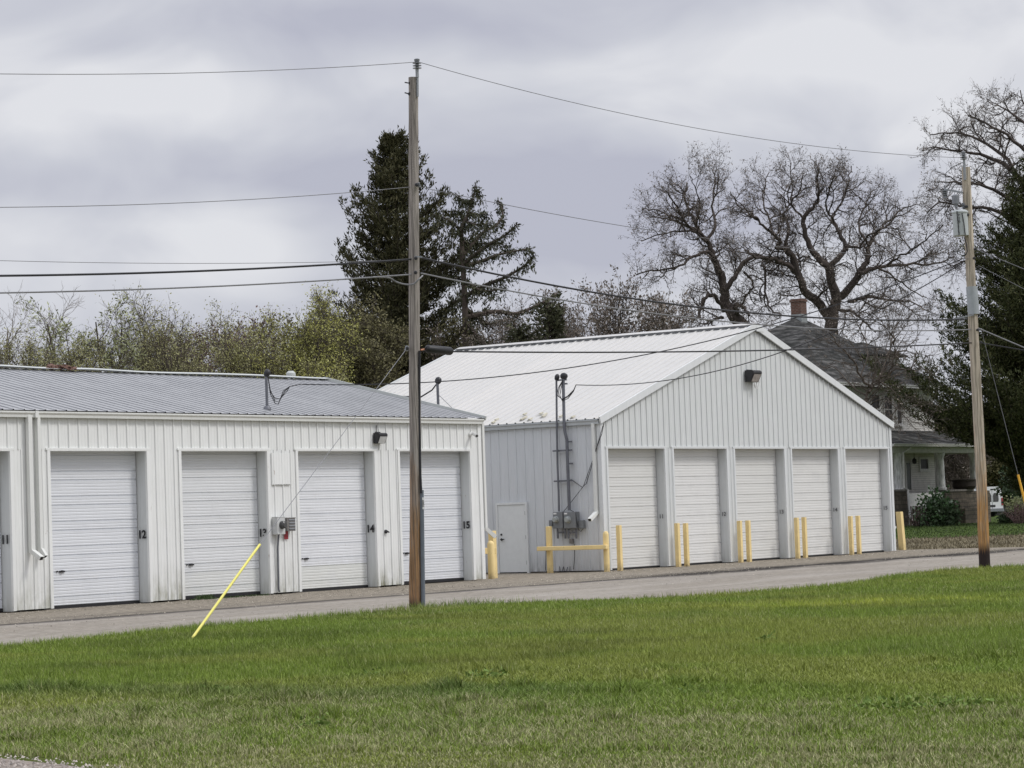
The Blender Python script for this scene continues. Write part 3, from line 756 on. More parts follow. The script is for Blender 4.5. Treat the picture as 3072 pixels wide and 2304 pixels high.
# rusty streaks / old bird-guard tabs on the lower roof
t = MB(); rs = random.Random(4)
for k in range(26):
    yy = rs.uniform(40.6, 48.5); s_ = rs.uniform(.15, .9)
    if yy > 43.2: s_ = rs.uniform(.12, .45)
    x_ = X0-ov+s_*.95; z_ = gz+s_*.33+.05
    t.obox((x_, yy, z_), (.07, 0, .022), (0, .035, 0), (-.008, 0, .018))
t.build_each('snow_guard', simple('yellowed_plastic', (.58, .55, .44), .5), rb)

# ================================================================== THINGS ON THE BUILDINGS
def wall_pack(name, label, c, w_, h_, dep, lensmat, cat='wall lamp'):
    """black wedge-shaped floodlight facing -y, lens in the lower slanted face"""
    x, y, z = c; o = empty(name, (x, y, z)); tag(o, label, cat, 'wall lamps on the storage buildings')
    b = MB()
    pr = [(0, -h_/2), (0, h_/2), (-dep*.8, h_/2), (-dep, h_*.38), (-dep, h_*.22), (-dep*.55, -h_/2)]
    L_ = [(x-w_/2, y+a, z+q) for a, q in pr]; R_ = [(x+w_/2, y+a, z+q) for a, q in pr]; n = len(pr)
    b.poly(list(reversed(L_))); b.poly(R_)
    for k in range(n): b.quad(L_[k], L_[(k+1) % n], R_[(k+1) % n], R_[k])
    b.box((x-w_*.3, y-.03, z+h_/2), (x+w_*.3, y, z+h_/2+.03))
    b.build('housing', MT['blackmetal'], o, bevel=.006)
    b = MB(); a0, a1 = pr[4], pr[5]; e = .012
    dy, dz_ = a1[0]-a0[0], a1[1]-a0[1]; nl = math.hypot(dy, dz_); ny_, nz_ = -abs(dz_)/nl, -abs(dy)/nl
    for f0_, f1_ in ((.08, .96),):
        A = (y+a0[0]+dy*f0_+ny_*e, z+a0[1]+dz_*f0_+nz_*e); B = (y+a0[0]+dy*f1_+ny_*e, z+a0[1]+dz_*f1_+nz_*e)
        b.quad((x-w_*.42, A[0], A[1]), (x+w_*.42, A[0], A[1]), (x+w_*.40, B[0], B[1]), (x-w_*.40, B[0], B[1]))
    b.build('lens', lensmat, o)
    return o
p = on_y(*c2(806, 488), Y1-.1)
wp = wall_pack('wall_lamp', 'black wedge wall lamp above the pier between doors 14 and 15 of the left building', (p[0]+.02, Y1-.03, p[2]), .32, .26, .20, MT['white_lens'])
t = MB(); t.tube([(p[0]-.03, Y1-.04, p[2]+.15), (p[0]-.04, Y1-.05, p[2]+.24), (p[0]-.01, Y1-.035, p[2]+.32)], .012, 6); t.build('cable', MT['black'], wp)
p = on_y(2252, 1129, Y2-.1)
wp = wall_pack('wall_lamp', 'black wall lamp high on the grey gable under the ridge', (p[0], Y2-.04, p[2]), .50, .36, .32, MT['lens'])
# wire guard hanging loose from the gable lamp
t = MB(); gx, gy, gz_ = p[0]+.20, Y2-.20, p[2]-.13
hexp = [(.0, .26), (.13, .10), (.13, -.08), (.04, -.24), (-.1, -.24), (-.16, -.08), (-.12, .05)]
t.tube([(gx+a, gy, gz_+b_) for a, b_ in hexp]+[(gx+hexp[0][0], gy, gz_+hexp[0][1])], .016, 5)
t.tube([(gx+.05, gy+.12, gz_+.2), (gx+.04, gy+.12, gz_-.2), (gx-.05, gy, gz_-.24)], .012, 5); t.tube([(gx+.08, gy, gz_+.15), (gx-.02, gy+.02, gz_-.22)], .02, 5)
t.build('wire_guard', MT['bulk'], wp)

# security cameras at the corner of the left building
def bullet(label, base, d):
    base = Vector(base); d = Vector(d).normalized(); o = empty('security_camera', base); tag(o, label, 'camera', 'bullet cameras at the building corner')
    b = MB(); b.lathe(base, [(.05, 0), (.05, .02), (.02, .03), (.02, .10)], 10, (0, -1, 0) if abs(d.y) > .3 else (1, 0, 0)); b.build('mount', MT['bulk'], o)
    b = MB(); c = base+Vector((0, -.12, -.01) if abs(d.y) > .3 else (.12, 0, -.01)); b.lathe(c-d*.10, [(.035, 0), (.042, .02), (.042, .24), (.05, .25), (.05, .30)], 12, d); h = b.build('housing', MT['bulk'], o, smooth=True)
    b = MB(); b.lathe(c+d*.198, [(.036, 0), (.036, .006)], 12, d); b.build('lens', MT['glassdark'], h)
p = on_y(*c2(1318, 465), Y1-.05)
bullet('white bullet camera on the front of the left building beside its corner trim', (p[0]-.03, Y1-.03, p[2]), (-.5, -.8, -.25))
p = on_x(*c2(1375, 468), XL1+.1)
bullet('white bullet camera on the end wall of the left building pointing away from its corner', (XL1+.03, Y1+.25, p[2]+.02), (.8, .35, -.3))

# electric meter on the pier of the left building
def box_from(px0, px1, y, dep):
    a = on_y(px0[0], px0[1], y); b_ = on_y(px1[0], px1[1], y); return (min(a[0], b_[0]), max(a[0], b_[0]), min(a[2], b_[2]), max(a[2], b_[2]))
a = on_y(*c2(262, 968), Y1-.2); mx, mz = a[0]+.02, a[2]-.02
mo = empty('electric_meter', (mx, Y1, mz-.2)); tag(mo, 'pale grey electric meter box with round dark glass on the white pier beside number 13', 'electric meter')
b = MB(); b.box((mx-.14, Y1-.20, mz-.20), (mx+.14, Y1-.03, mz+.20)); b.box((mx-.145, Y1-.206, mz+.2), (mx+.145, Y1-.03, mz+.215)); bx = b.build('meter_box', MT['meterbox_l'], mo, bevel=.008)
b = MB(); b.lathe((mx+.02, Y1-.2, mz+.02), [(.095, 0), (.095, .03), (.085, .035), (.085, .09), (.06, .11)], 18, (0, -1, 0)); b.build('meter_glass', MT['glassdark'], mo, smooth=True)
b = MB(); b.tube([(mx+.02, Y1-.10, mz-.19), (mx+.0, Y1-.07, mz-.5), (mx+.0, Y1-.06, .12), (mx+.03, Y1-.06, .06)], .022, 8); b.build('conduit', MT['conduit'], mo, smooth=True)
dx = mx+.40
do = empty('disconnect_box', (dx, Y1, mz-.15)); tag(do, 'brownish grey louvred switch box right of the round meter with a red tag below', 'switch box')
b = MB(); b.box((dx-.15, Y1-.17, mz-.13), (dx+.15, Y1-.03, mz+.18)); b.box((dx-.155, Y1-.18, mz+.17), (dx+.155, Y1-.03, mz+.19)); b.build('cabinet', MT['meterbox_b'], do, bevel=.008)
b = MB()
for k in range(4): b.obox((dx+.02, Y1-.176, mz-.08+.07*k), (.11, 0, 0), (0, .008, .01), (0, -.004, .012))
b.build_each('louvre', MT['meterbox'], do)
b = MB(); b.box((dx-.12, Y1-.045, mz-.32), (dx+.02, Y1-.036, mz-.13)); b.build('red_tag', MT['red'], do)
# small black latch plate on the pier between doors 14 and 15
p = on_y(*c2(843, 1005), Y1-.04)
t = MB(); t.lathe((p[0], Y1-.03, p[2]), [(.05, 0), (.05, .03), (.03, .06)], 12, (0, -1, 0)); t.beam((p[0]-.02, Y1-.07, p[2]+.03), (p[0]+.1, Y1-.07, p[2]-.02), .02, .03)
tag(t.build('hose_bib', MT['blackmetal'], origin=(p[0], Y1-.03, p[2])), 'small dark tap on the white pier between doors 14 and 15', 'tap')

# service mast on the left roof
def mast_head(b, p, r=.05):
    p = Vector(p); b.lathe(p, [(r*1.1, 0), (r*1.6, .03), (r*1.9, .09), (r*1.5, .15), (r*.6, .18)], 10, (.25, -.15, 1))
pb = on_y(*c2(186, 330), 40.15); pt = on_y(*c2(183, 140), 40.15); MLX = (pb[0]+pt[0])/2
zroof = 4.235+(40.15-39.57)*.244
mo = empty('service_mast', (MLX, 40.15, zroof)); tag(mo, 'short grey conduit mast standing on the grey roof of the left building near the gutter', 'service mast')
b = MB(); b.tube([(MLX, 40.15, zroof-.05), (MLX, 40.15, pt[2])], .035, 10); b.lathe((MLX, 40.15, zroof), [(.10, 0), (.09, .05), (.05, .10)], 12); b.build('pipe', MT['conduit'], mo, smooth=True)
b = MB(); mast_head(b, (MLX, 40.15, pt[2]-.03), .045); b.build('weatherhead', MT['blackmetal'], mo, smooth=True)
b = MB()
for k, (sx_, dz_) in enumerate(((.28, .62), (.36, .55), (.22, .68))):
    b.tube([(MLX+.04, 40.13, pt[2]-.02), (MLX+.05, 40.08, pt[2]-.35-.05*k), (MLX+.12, 40.0, pt[2]-dz_), (MLX+.12+sx_*.5, 40.0, pt[2]-dz_-.02), (MLX+.15+sx_, 39.95, pt[2]-.38), (MLX+.55, 39.9, pt[2]-.27), tuple(on_y(905, 1152, 39.9))], .011, 5)
b.build_each('service_loop', MT['wire_b'], mo)
mlx_top = tuple(on_y(905, 1152, 39.9))

# mast at the right end of the left building
pb = on_x(*c2(1131, 312), XL1+.2); pt = on_x(*c2(1122, 178), XL1+.2)
mo = empty('service_mast', (XL1+.22, pb[1], 0)); tag(mo, 'grey conduit mast with guy wire rising behind the right end of the low grey roof', 'service mast')
b = MB(); b.tube([(XL1+.22, pb[1], .9), (XL1+.22, pb[1], pt[2])], .037, 10); b.build('pipe', MT['conduit'], mo, smooth=True)
b = MB(); mast_head(b, (XL1+.22, pb[1], pt[2]-.04), .05); b.build('weatherhead', MT['blackmetal'], mo, smooth=True)
b = MB(); q = on_x(*c2(1238, 340), XL1+.18); b.tube([(XL1+.22, pb[1], pt[2]-.32), (XL1+.12, q[1], G(q[1])+.08)], .008, 5); b.build('guy_wire', MT['wire_l'], mo)
b = MB(); e0 = Vector((XL1+.22, pb[1], pt[2]-.02)); e3 = Vector(on_y(*c2(922, 256), 43.2))
b.tube([e0, e0.lerp(e3, .15)+Vector((0, 0, -.14)), e0.lerp(e3, .45)+Vector((0, 0, -.22)), e0.lerp(e3, .8)+Vector((0, 0, -.08)), e3], .02, 6); b.build('drop_cable', MT['wire_b'], mo)
# panel for that mast on the end wall
t = MB(); t.box((XL1+.03, pb[1]-.2, .5), (XL1+.25, pb[1]+.2, 1.1)); t.build('panel_box', MT['meterbox'], mo)

# meters, conduits and struts on the side wall of the gabled building
SX = X0-.03
def sw(x, y, off=.0): return on_x(*c3(x, y), SX-off)
mm = empty('twin_meter_panel', (SX, sw(690, 1080)[1], 1.2)); tag(mm, 'twin grey electric meter cabinets with two tall conduits on the blue-grey side wall', 'electric meters')
def sw_box(b, x0, y0, x1, y1, d0, d1, m=0):
    a = sw(x0, y0, d1); c = sw(x1, y1, d1); b.box((SX-d0, a[1], a[2]), (SX-d1, c[1], c[2]), m)
for k, (xa, xb) in enumerate(((612, 683), (688, 776))):
    b = MB(); sw_box(b, xa, 1034, xb, 1150-2*k, 0, .22); o_ = b.build('meter_cabinet', MT['meterbox'], mm, bevel=.01)
    q = sw((xa+xb)/2-10, 1088, .22); b = MB(); b.lathe(q, [(.10, 0), (.10, .02), (.085, .03), (.085, .09), (.06, .12)], 18, (-1, 0, 0)); b.build('meter_glass', MT['glassy'], o_, smooth=True)
    b = MB(); sw_box(b, xa+4, 1040, xa+26, 1050, .221, .224); b.build('sticker', MT['bulk'], o_)
b = MB(); sw_box(b, 583, 1092, 608, 1136, 0, .1); sw_box(b, 792, 1092, 830, 1150, 0, .12); b.build_each('junction_box', MT['meterbox'], mm, bevel=.01)
b = MB()
for xa in (646, 700, 722, 778):
    a = sw(xa, 1150, .12); c = sw(xa+2, 1222, .12); b.tube([(SX-.12, a[1], a[2]), (SX-.12, a[1], c[2])], .03, 8)
for xa, xb in ((646, 700), (722, 778)):
    a = sw(xa, 1180, .1); c = sw(xb, 1180, .1); b.beam((SX-.1, a[1], a[2]), (SX-.1, c[1], a[2]), .05, .05)
b.build_each('conduit_stub', MT['conduit'], mm)
b = MB(); sw_box(b, 728, 1225, 752, 1258, 0, .1); b.build('ground_box', MT['meterbox_b'], mm, bevel=.01)
def wall_path(pts, off): return [tuple(sw(x, y, off)) for x, y in pts]
b = MB(); b.tube(wall_path([(656, 1030), (654, 900), (646, 700), (642, 500), (640, 300), (638, 90)], .13), .03, 8)
b.tube(wall_path([(730, 1022), (724, 850), (718, 700), (712, 520), (700, 470), (693, 420), (690, 250), (687, 80)], .13), .045, 8); b.build_each('conduit', MT['conduit'], mm, smooth=True)
b = MB(); mast_head(b, sw(687, 88, .13), .06); mast_head(b, sw(638, 96, .13), .04); b.build_each('weatherhead', MT['blackmetal'], mm, smooth=True)
b = MB()
for x0_, x1_, yy in ((613, 745, 600), (622, 752, 815), (705, 744, 535), (712, 750, 690), (640, 708, 97), (680, 712, 123)):
    a = sw(x0_, yy, .09); c = sw(x1_, yy, .09); b.beam((SX-.08, a[1], a[2]), (SX-.08, c[1], a[2]), .06, .045)
b.build_each('strut', MT['conduit'], mm)
b = MB()
for dx_ in (0, 12, -8): b.tube(wall_path([(683, 95), (660+dx_, 150), (650+dx_, 205), (680, 236+dx_*.6), (720, 215+dx_), (760, 170+dx_*.4), (778, 128)], .2), .012, 5)
b.build_each('service_loop', MT['wire_b'], mm)
b = MB()
b.tube(wall_path([(975, 405), (960, 480), (925, 570), (885, 720), (850, 830), (822, 858), (790, 835), (740, 800)], .05), .011, 5)
b.tube(wall_path([(968, 420), (940, 520), (890, 680), (830, 850), (760, 940), (690, 1030), (600, 1110), (570, 1170), (565, 1300), (560, 1450)], .045), .009, 5)
b.tube(wall_path([(740, 1020), (775, 1040), (782, 1100), (795, 1160), (812, 1172), (830, 1150)], .2), .01, 5)
b.tube(wall_path([(765, 1260), (768, 1350), (760, 1440)], .04), .01, 5)
b.build_each('loose_cable', MT['wire_b'], mm)
b = MB()
for xa in (660, 690, 735): b.tube(wall_path([(xa, 1420), (xa+4, 1452), (xa+20, 1455), (xa+28, 1425)] if xa < 700 else [(xa, 1420), (xa-2, 1460)], .06), .012, 5)
b.build_each('pipe_stub', MT['conduit'], mm)

# ================================================================== BOLLARDS AND RAILS
def bollard(px_base, px_top, label, group='cream square posts before the roll-up doors', r=.062, round_=False, lean=(0, 0), yfix=None):
    g = on_z(*px_base)
    if yfix: g = on_y(px_base[0], px_base[1], yfix)
    r_ = ray(*px_top); h = CH+r_[2]*(math.hypot(g[0], g[1])/math.hypot(r_[0], r_[1]))
    x, y = g[0], g[1]; o = empty('bollard', (x, y, 0)); tag(o, label, 'bollard', group)
    b = MB()
    if round_: b.lathe((x, y, -.05), [(r, 0), (r, h-.02), (r*.9, h+.02), (r*.55, h+.06), (.01, h+.075)], 16); b.build('post', MT['cream'], o, smooth=True)
    else:
        b.obox((x, y, h/2-.02), (r, 0, 0), (0, r, 0), (lean[0], lean[1], h/2+.02)); b.build_each('post', MT['cream'], o, bevel=.008)
        b = MB(); b.box((x-r*.93+lean[0], y-r*.93+lean[1], h-.001), (x+r*.93+lean[0], y+r*.93+lean[1], h+.012)); b.build('cap', MT['cream'], o)
    return o
BL = [((230, 1567), (226, 1300), 'lone cream post before the first roll-up door from the left of the gabled building'),
      ((592, 1540), (580, 1287), 'left cream post of the pair before the second roll-up door'),
      ((645, 1540), (633, 1287), 'right cream post of the pair before the second roll-up door'),
      ((980, 1517), (968, 1272), 'left cream post of the pair before the third roll-up door, chipped along its edge'),
      ((1033, 1520), (1020, 1270), 'right cream post of the pair before the third roll-up door'),
      ((1335, 1496), (1322, 1253), 'left cream post of the pair before the fourth roll-up door'),
      ((1382, 1492), (1372, 1250), 'right cream post of the pair before the fourth roll-up door'),
      ((1670, 1475), (1660, 1243), 'left cream post of the pair before the last roll-up door on the right'),
      ((1717, 1473), (1706, 1240), 'right cream post of the pair before the last roll-up door on the right')]
for bp, tp, lab in BL: bollard(c4(*bp), c4(*tp), lab, yfix=39.62)
q = (2400+563/1.8435, 850+1475/1.8435); tq = (2400+550/1.8435, 850+1265/1.8435)
bollard(q, tq, 'cream post leaning at the right corner of the gabled building', r=.095, lean=(-.03, .02))
# guard rail before the meters
def rail(label, posts, ends, round_posts, xf):
    p0 = [on_x(*p, x_) for (p, _), x_ in zip(posts, xf)]
    c = sum(p0)/len(p0); o = empty('guard_rail', (c[0], c[1], 0)); tag(o, label, 'guard rail', 'cream guard rails by the walls')
    for (bp, tp), rr, x_ in zip(posts, round_posts, xf):
        g = on_x(*bp, x_); r_ = ray(*tp); h = CH+r_[2]*(math.hypot(g[0], g[1])/math.hypot(r_[0], r_[1])); b = MB()
        if rr: b.lathe((g[0], g[1], -.03), [(.085, 0), (.085, h-.02), (.08, h+.02), (.05, h+.07), (.01, h+.08)], 16); b.build('post', MT['cream'], o, smooth=True)
        else: b.box((g[0]-.07, g[1]-.07, -.03), (g[0]+.07, g[1]+.07, h)); b.build_each('post', MT['cream'], o, bevel=.02)
    b = MB(); b.beam(ends[0], ends[1], .16, .12); b.build('beam', MT['cream'], o, bevel=.015)
    return o
pl_, pr_ = (c3(595, 1455), c3(588, 1135)), (c3(998, 1438), c3(983, 1182))
gl, gr_ = on_x(*pl_[0], X0-.62), on_x(*pr_[0], X0-.50)
A = np.array([gl[0], gl[1]]); Bv = np.array([gr_[0], gr_[1]])
e0 = on_vp(*c3(508, 1297), A-np.array([.15, .0]), Bv-np.array([.15, 0])); e1 = on_vp(*c3(1000, 1280), A-np.array([.15, 0]), Bv-np.array([.15, 0]))
zb = (e0[2]+e1[2])/2
rail('cream timber rail on two posts guarding the twin meters on the side wall', [pl_, pr_], ((e0[0], e0[1], zb), (e1[0], e1[1], zb)), (False, True), (X0-.62, X0-.50))
g0 = on_z(*c2(1430, 1268)); g1_ = on_z(*c2(1440, 1262))
o = bollard(c2(1430, 1266), c2(1420, 1060), 'round domed cream post at the right corner of the low building', 'round posts in the gap between the buildings', r=.095, round_=True)
p1_ = on_x(*c2(1440, 1250), XL1+1.6); r_ = ray(*c2(1438, 1000)); 
gx_, gy_ = XL1+1.75, p1_[1]
h = CH+r_[2]*(math.hypot(p1_[0], p1_[1])/math.hypot(r_[0], r_[1]))
o = empty('guard_rail', (gx_, gy_, 0)); tag(o, 'cream rail and flat post half hidden behind the corner of the low building', 'guard rail', 'cream guard rails by the walls')
b = MB(); b.box((p1_[0]-.08, p1_[1]-.08, -.02), (p1_[0]+.08, p1_[1]+.08, h)); b.build_each('post', MT['cream'], o, bevel=.01)
zr = on_x(*c2(1390, 1112), p1_[0]-.3)[2]; b = MB(); b.beam((p1_[0]-.05, p1_[1]-.12, zr), (XL1+.3, p1_[1]+.4, zr), .14, .16); b.build('beam', MT['cream'], o, bevel=.01)
b = MB(); b.box((XL1+.25, p1_[1]+.35, -.02), (XL1+.40, p1_[1]+.5, zr+.1)); b.build_each('post', MT['cream'], o, bevel=.01)

# ================================================================== UTILITY POLES
P1 = on_z(1246, 1822); P2 = on_z(2956, 1705)
def pole(name, P, H_, r0, r1, mat, label, lean, bulge=()):
    o = empty(name, (P[0], P[1], 0)); tag(o, label, 'utility pole', 'wooden utility poles')
    n = 40; rs = random.Random(int(P[0])); b = MB()
    pts = []; rr = []
    for k in range(n+1):
        t = k/n; z = -.3+(H_+.3)*t
        pts.append((P[0]+lean[0]*t+.012*math.sin(z*1.1), P[1]+lean[1]*t+.012*math.cos(z*.9), z)); rr.append(r0+(r1-r0)*t+rs.uniform(-.004, .004))
    b.tube(pts, rr, 20); b.build('pole', mat, o, smooth=True, origin=None)
    return o
H1 = at(1240, 233, math.hypot(P1[0], P1[1]))[2]; H2 = at(2897, 502, math.hypot(P2[0], P2[1]))[2]
l1 = at(1240, 233, math.hypot(P1[0], P1[1])); l1 = (l1[0]-P1[0], l1[1]-P1[1])
l2 = at(2897, 502, math.hypot(P2[0], P2[1])); l2 = (l2[0]-P2[0], l2[1]-P2[1])
po1 = pole('utility_pole', P1, H1, .120, .092, MT['pole1'], 'tall weathered grey wooden pole with a grey riser pipe at its foot', l1)
po2 = pole('utility_pole', P2, H2, .135, .105, MT['pole2'], 'tan wooden pole with a transformer can and a black tarred foot at the lawn corner', l2)
def p1(px, py, dd=0): return Vector(at(px, py, math.hypot(P1[0], P1[1])+dd))
def p2(px, py, dd=0): return Vector(at(px, py, math.hypot(P2[0], P2[1])+dd))
RV = Vector(_R).normalized(); FV = Vector((_F[0], _F[1], 0)).normalized()
def insulator(b, c, s=1.0, n=3, axis=(0, 0, 1)):
    pr = [(.03*s, -.02*s)]
    for k in range(n): z = .03*k*s*1.6; pr += [(.03*s, z), (.085*s, z+.004*s), (.085*s, z+.014*s), (.035*s, z+.024*s)]
    z = .03*n*s*1.6; pr += [(.05*s, z), (.055*s, z+.035*s), (.03*s, z+.05*s)]
    b.lathe(c, pr, 14, axis)
# pole 1 hardware
b = MB(); c = p1(1253, 205); b.tube([p1(1253, 290, -.09), p1(1252.5, 215, -.09)], .022, 8); b.beam(p1(1252, 232, -.1), p1(1251, 208, -.1), .045, .045); b.build('top_pin', MT['galv'], po1)
b = MB(); insulator(b, p1(1251.5, 206, -.09), 1.0, 3); b.build('insulator', MT['porcelain'], po1, smooth=True)
b = MB()
for (xa, ya_, xb, yb_) in ((1214, 247, 1230, 250), (1214, 278, 1228, 282), (1256, 254, 1246, 257)): b.tube([p1(xa, ya_, -.02), p1(xb, yb_, -.03), p1(xb+6, yb_+3, -.03)], .012, 6); b.lathe(p1(xb, yb_, -.05), [(.03, 0), (.03, .03)], 8, tuple(-FV))
for (xa, ya_) in ((1250, 555), (1248, 775), (1247, 818), (1222, 1045)): b.lathe(p1(xa, ya_, -.13), [(.035, 0), (.035, .06), (.02, .08)], 8, tuple(-FV))
b.build_each('bolt', MT['blackmetal'], po1)
b = MB(); insulator(b, p1(1256, 560, -.12), .55, 2); b.build('insulator', MT['porcelain'], po1, smooth=True)
b = MB(); b.beam(p1(1243, 770, -.13), p1(1267, 771, -.13), .03, .025); b.beam(p1(1222, 1038, -.10), p1(1219, 1052, -.12), .05, .05); b.build('bracket', MT['galv'], po1)
b = MB(); b.tube([p1(1259, 1052, -.10), p1(1258, 1250, -.09), p1(1261, 1420, -.09), p1(1264, 1480, -.09)], .022, 8); b.build('riser_cable', MT['wire_b'], po1, smooth=True)
rp = [p1(1265, 1470, -.06), p1(1270, 1835, -.06)]; b = MB(); b.tube(rp, .040, 12); rz_ = b.build('riser_pipe', simple('grey_riser_plastic', (.13, .15, .175), .45, var=.08), po1, smooth=True)
for k in range(3):
    pass
b = MB(); cs = p1(1270, 1510, -.105); 
b.obox(cs, RV*.018, FV*.004, Vector((0, 0, .11))); stk = b.build('sticker', MT['bulk'], rz_)
text_part('FIBER', 'sticker_text', MT['number_g'], .055, cs-FV*.006, (0, 0, 1), tuple(-RV), stk)
# black splice case hanging on the strand beside pole 1
a, c = p1(1278, 1046, .0), p1(1356, 1054, .55)
so_ = empty('splice_case', tuple((a+c)/2)); tag(so_, 'fat black cable splice case hanging on the strand just right of the grey pole', 'splice case')
b = MB(); d = (c-a); b.lathe(a, [(.03, 0), (.055, .02), (.075, .05), (.08, d.length-.06), (.06, d.length-.02), (.03, d.length)], 14, tuple(d)); b.build('case', MT['black'], so_, smooth=True)
b = MB(); b.tube([p1(1262, 1050, -.0), p1(1274, 1048, .05)], .018, 8); b.build('cable_plug', MT['copper'], so_)

# pole 2 hardware
b = MB(); b.tube([p2(2896, 535, -.11), p2(2892, 478, -.11)], .03, 8); b.beam(p2(2895, 540, -.125), p2(2892.5, 495, -.125), .05, .05); b.build('top_pin', MT['galv'], po2)
b = MB(); insulator(b, p2(2891, 478, -.11), 1.0, 3); b.build('insulator', MT['porcelain'], po2, smooth=True)
trc = p2(2883, 708, -.12); trt = p2(2879, 636, -.12)
can = empty('transformer', tuple(trc)); tag(can, 'pale grey transformer can hung near the top of the tan pole', 'transformer')
hh = (trt-trc).length; b = MB(); b.lathe(trc-RV*.0, [(.17, 0), (.185, .01), (.185, hh-.04), (.20, hh-.03), (.20, hh), (.15, hh+.045), (.02, hh+.05)], 24); b.build('tank', MT['trafo'], can, smooth=True)
b = MB(); b.tube([trt-FV*.19-RV*.10, trc-FV*.19-RV*.08], .012, 6); b.tube([trt-FV*.19+RV*.02+Vector((0, 0, -.05)), trt.lerp(trc, .5)-FV*.2+RV*.05, trc-FV*.19+RV*.07], .012, 6); b.build_each('lead', MT['wire_b'], can)
for k, s_ in enumerate(('P', '3', 'B')):
    text_part(s_, 'marking', MT['number_g'], .085, tuple(trt-FV*.192-RV*.055+Vector((0, 0, -.10-.075*k))), tuple(RV), (0, 0, 1), can)
b = MB(); bc = p2(2868, 622, -.12); b.lathe(bc, [(.04, 0), (.04, .08)], 10); b.build('bushing_stem', MT['porcelain'], can)
b = MB(); b.lathe(bc+Vector((0, 0, .08)), [(.09, 0), (.09, .20), (.06, .23)], 14); b.build('bushing_cover', simple('grey_cover', (.22, .23, .25), .5), can, smooth=True)
b = MB(); insulator(b, p2(2890, 625, -.10), .7, 3); b.build('arrester', MT['porcelain'], can, smooth=True)
b = MB(); b.beam(p2(2889, 578, -.05), p2(2832, 568, .0), .05, .04); b.build('cutout_arm', MT['galv'], po2)
b = MB(); insulator(b, p2(2833, 572, 0), 1.0, 3, (0, 0, -1)); b.tube([p2(2833, 556, 0), p2(2838, 575, 0), p2(2840, 592, 0)], .02, 6); b.build_each('fuse_cutout', MT['porcelain'], po2, smooth=True)
b = MB(); b.tube([p2(2838, 555, 0), p2(2837, 520, 0), p2(2860, 500, 0), p2(2890, 486, 0)], .008, 5); b.tube([p2(2836, 590, 0), p2(2850, 600, 0), p2(2866, 600, -.1)], .008, 5)
b.tube([p2(2893, 712, -.14), p2(2900, 735, -.16), p2(2902, 755, -.16), p2(2893, 770, -.15)], .014, 6); b.build_each('jumper_wire', MT['wire_b'], po2)
b = MB(); zt, zb = p2(2902+8, 855).z, p2(2925, 942).z
sh0, sh1 = p2(2915, 860), p2(2921, 943)
b.tube([(sh0.x, sh0.y, sh0.z), (sh1.x, sh1.y, sh1.z)], .137, 20); b.build('metal_wrap', simple('dull_galvanised_wrap', (.36, .385, .40), .5, .2, .08, 8), po2, smooth=True)
b = MB(); b.beam(p2(2922, 944, -.15), p2(2858, 958, -.15), .03, .03)
for k in range(4): b.tube([p2(2872+5*k, 950, -.14), p2(2873+5*k, 978, -.14)], .01, 5)
b.build('bracket', MT['galv'], po2)
b = MB()
for (xa, ya_) in ((2925, 748), (2922, 775), (2932, 990), (2942, 1028), (2899, 620), (2903, 645)): b.lathe(p2(xa, ya_, -.13), [(.035, 0), (.035, .05), (.02, .07)], 8, tuple(-FV))
b.build_each('bolt', MT['blackmetal'], po2)

# ================================================================== WIRES (each strung along the pole line)
A1 = (P1[0]+l1[0]*.7, P1[1]+l1[1]*.7); A2 = (P2[0]+l2[0]*.7, P2[1]+l2[1]*.7)
dirL = np.array([A1[0]-A2[0], A1[1]-A2[1]]); dirL /= np.linalg.norm(dirL)
B0 = (A1[0]+dirL[0]*30, A1[1]+dirL[1]*30)
def smooth_pts(P, n=8):
    """Catmull-Rom through 3D points"""
    P = [np.array(p, float) for p in P]; out = []
    Q = [2*P[0]-P[1]]+P+[2*P[-1]-P[-2]]
    for i in range(1, len(Q)-2):
        for k in range(n):
            t = k/n; a, b_, c_, d_ = Q[i-1], Q[i], Q[i+1], Q[i+2]
            out.append(.5*((2*b_)+(-a+c_)*t+(2*a-5*b_+4*c_-d_)*t*t+(-a+3*b_-3*c_+d_)*t**3))
    out.append(P[-1]); return out
def quad_fit(px, A, B, extra=None):
    """wire through image-measured points in the vertical plane A-B, smoothed to a parabola"""
    P = np.array([on_vp(x, y, A, B) for x, y in px]); d = np.array([B[0]-A[0], B[1]-A[1]]); L_ = np.linalg.norm(d); d = d/L_
    s = (P[:, 0]-A[0])*d[0]+(P[:, 1]-A[1])*d[1]; co = np.polyfit(s, P[:, 2], 2 if len(px) > 3 else 1)
    return s, co, d
def wire(label, segs, r, mat, group, n=5, cat='cable'):
    """segs: list of (A, B, pixel points, s_extend)"""
    b = MB(); first = None
    for A, B, px, s0e, s1e in segs:
        s, co, d = quad_fit(px, A, B)
        s0 = s[0]+s0e; s1 = s[-1]+s1e
        pts = [(A[0]+d[0]*q, A[1]+d[1]*q, float(np.polyval(co, q))) for q in np.linspace(s0, s1, 36)]
        if first is None: first = pts[0]
        b.tube(pts, r, n)
    o = b.build('overhead_cable', mat, origin=first); tag(o, label, cat, group)
    return o
GW = 'cables strung along the two poles'
wire('thin topmost wire strung over both pole tops', [(B0, A1, [(0, 222), (300, 222), (600, 218), (900, 208), (1100, 196), (1248, 186)], -14, 0),
     (A1, A2, [(1252, 187), (1400, 224), (1600, 277), (1900, 349), (2200, 407), (2500, 444), (2745, 461), (2890, 477)], 0, 0), ], .0065, MT['wire'], GW)
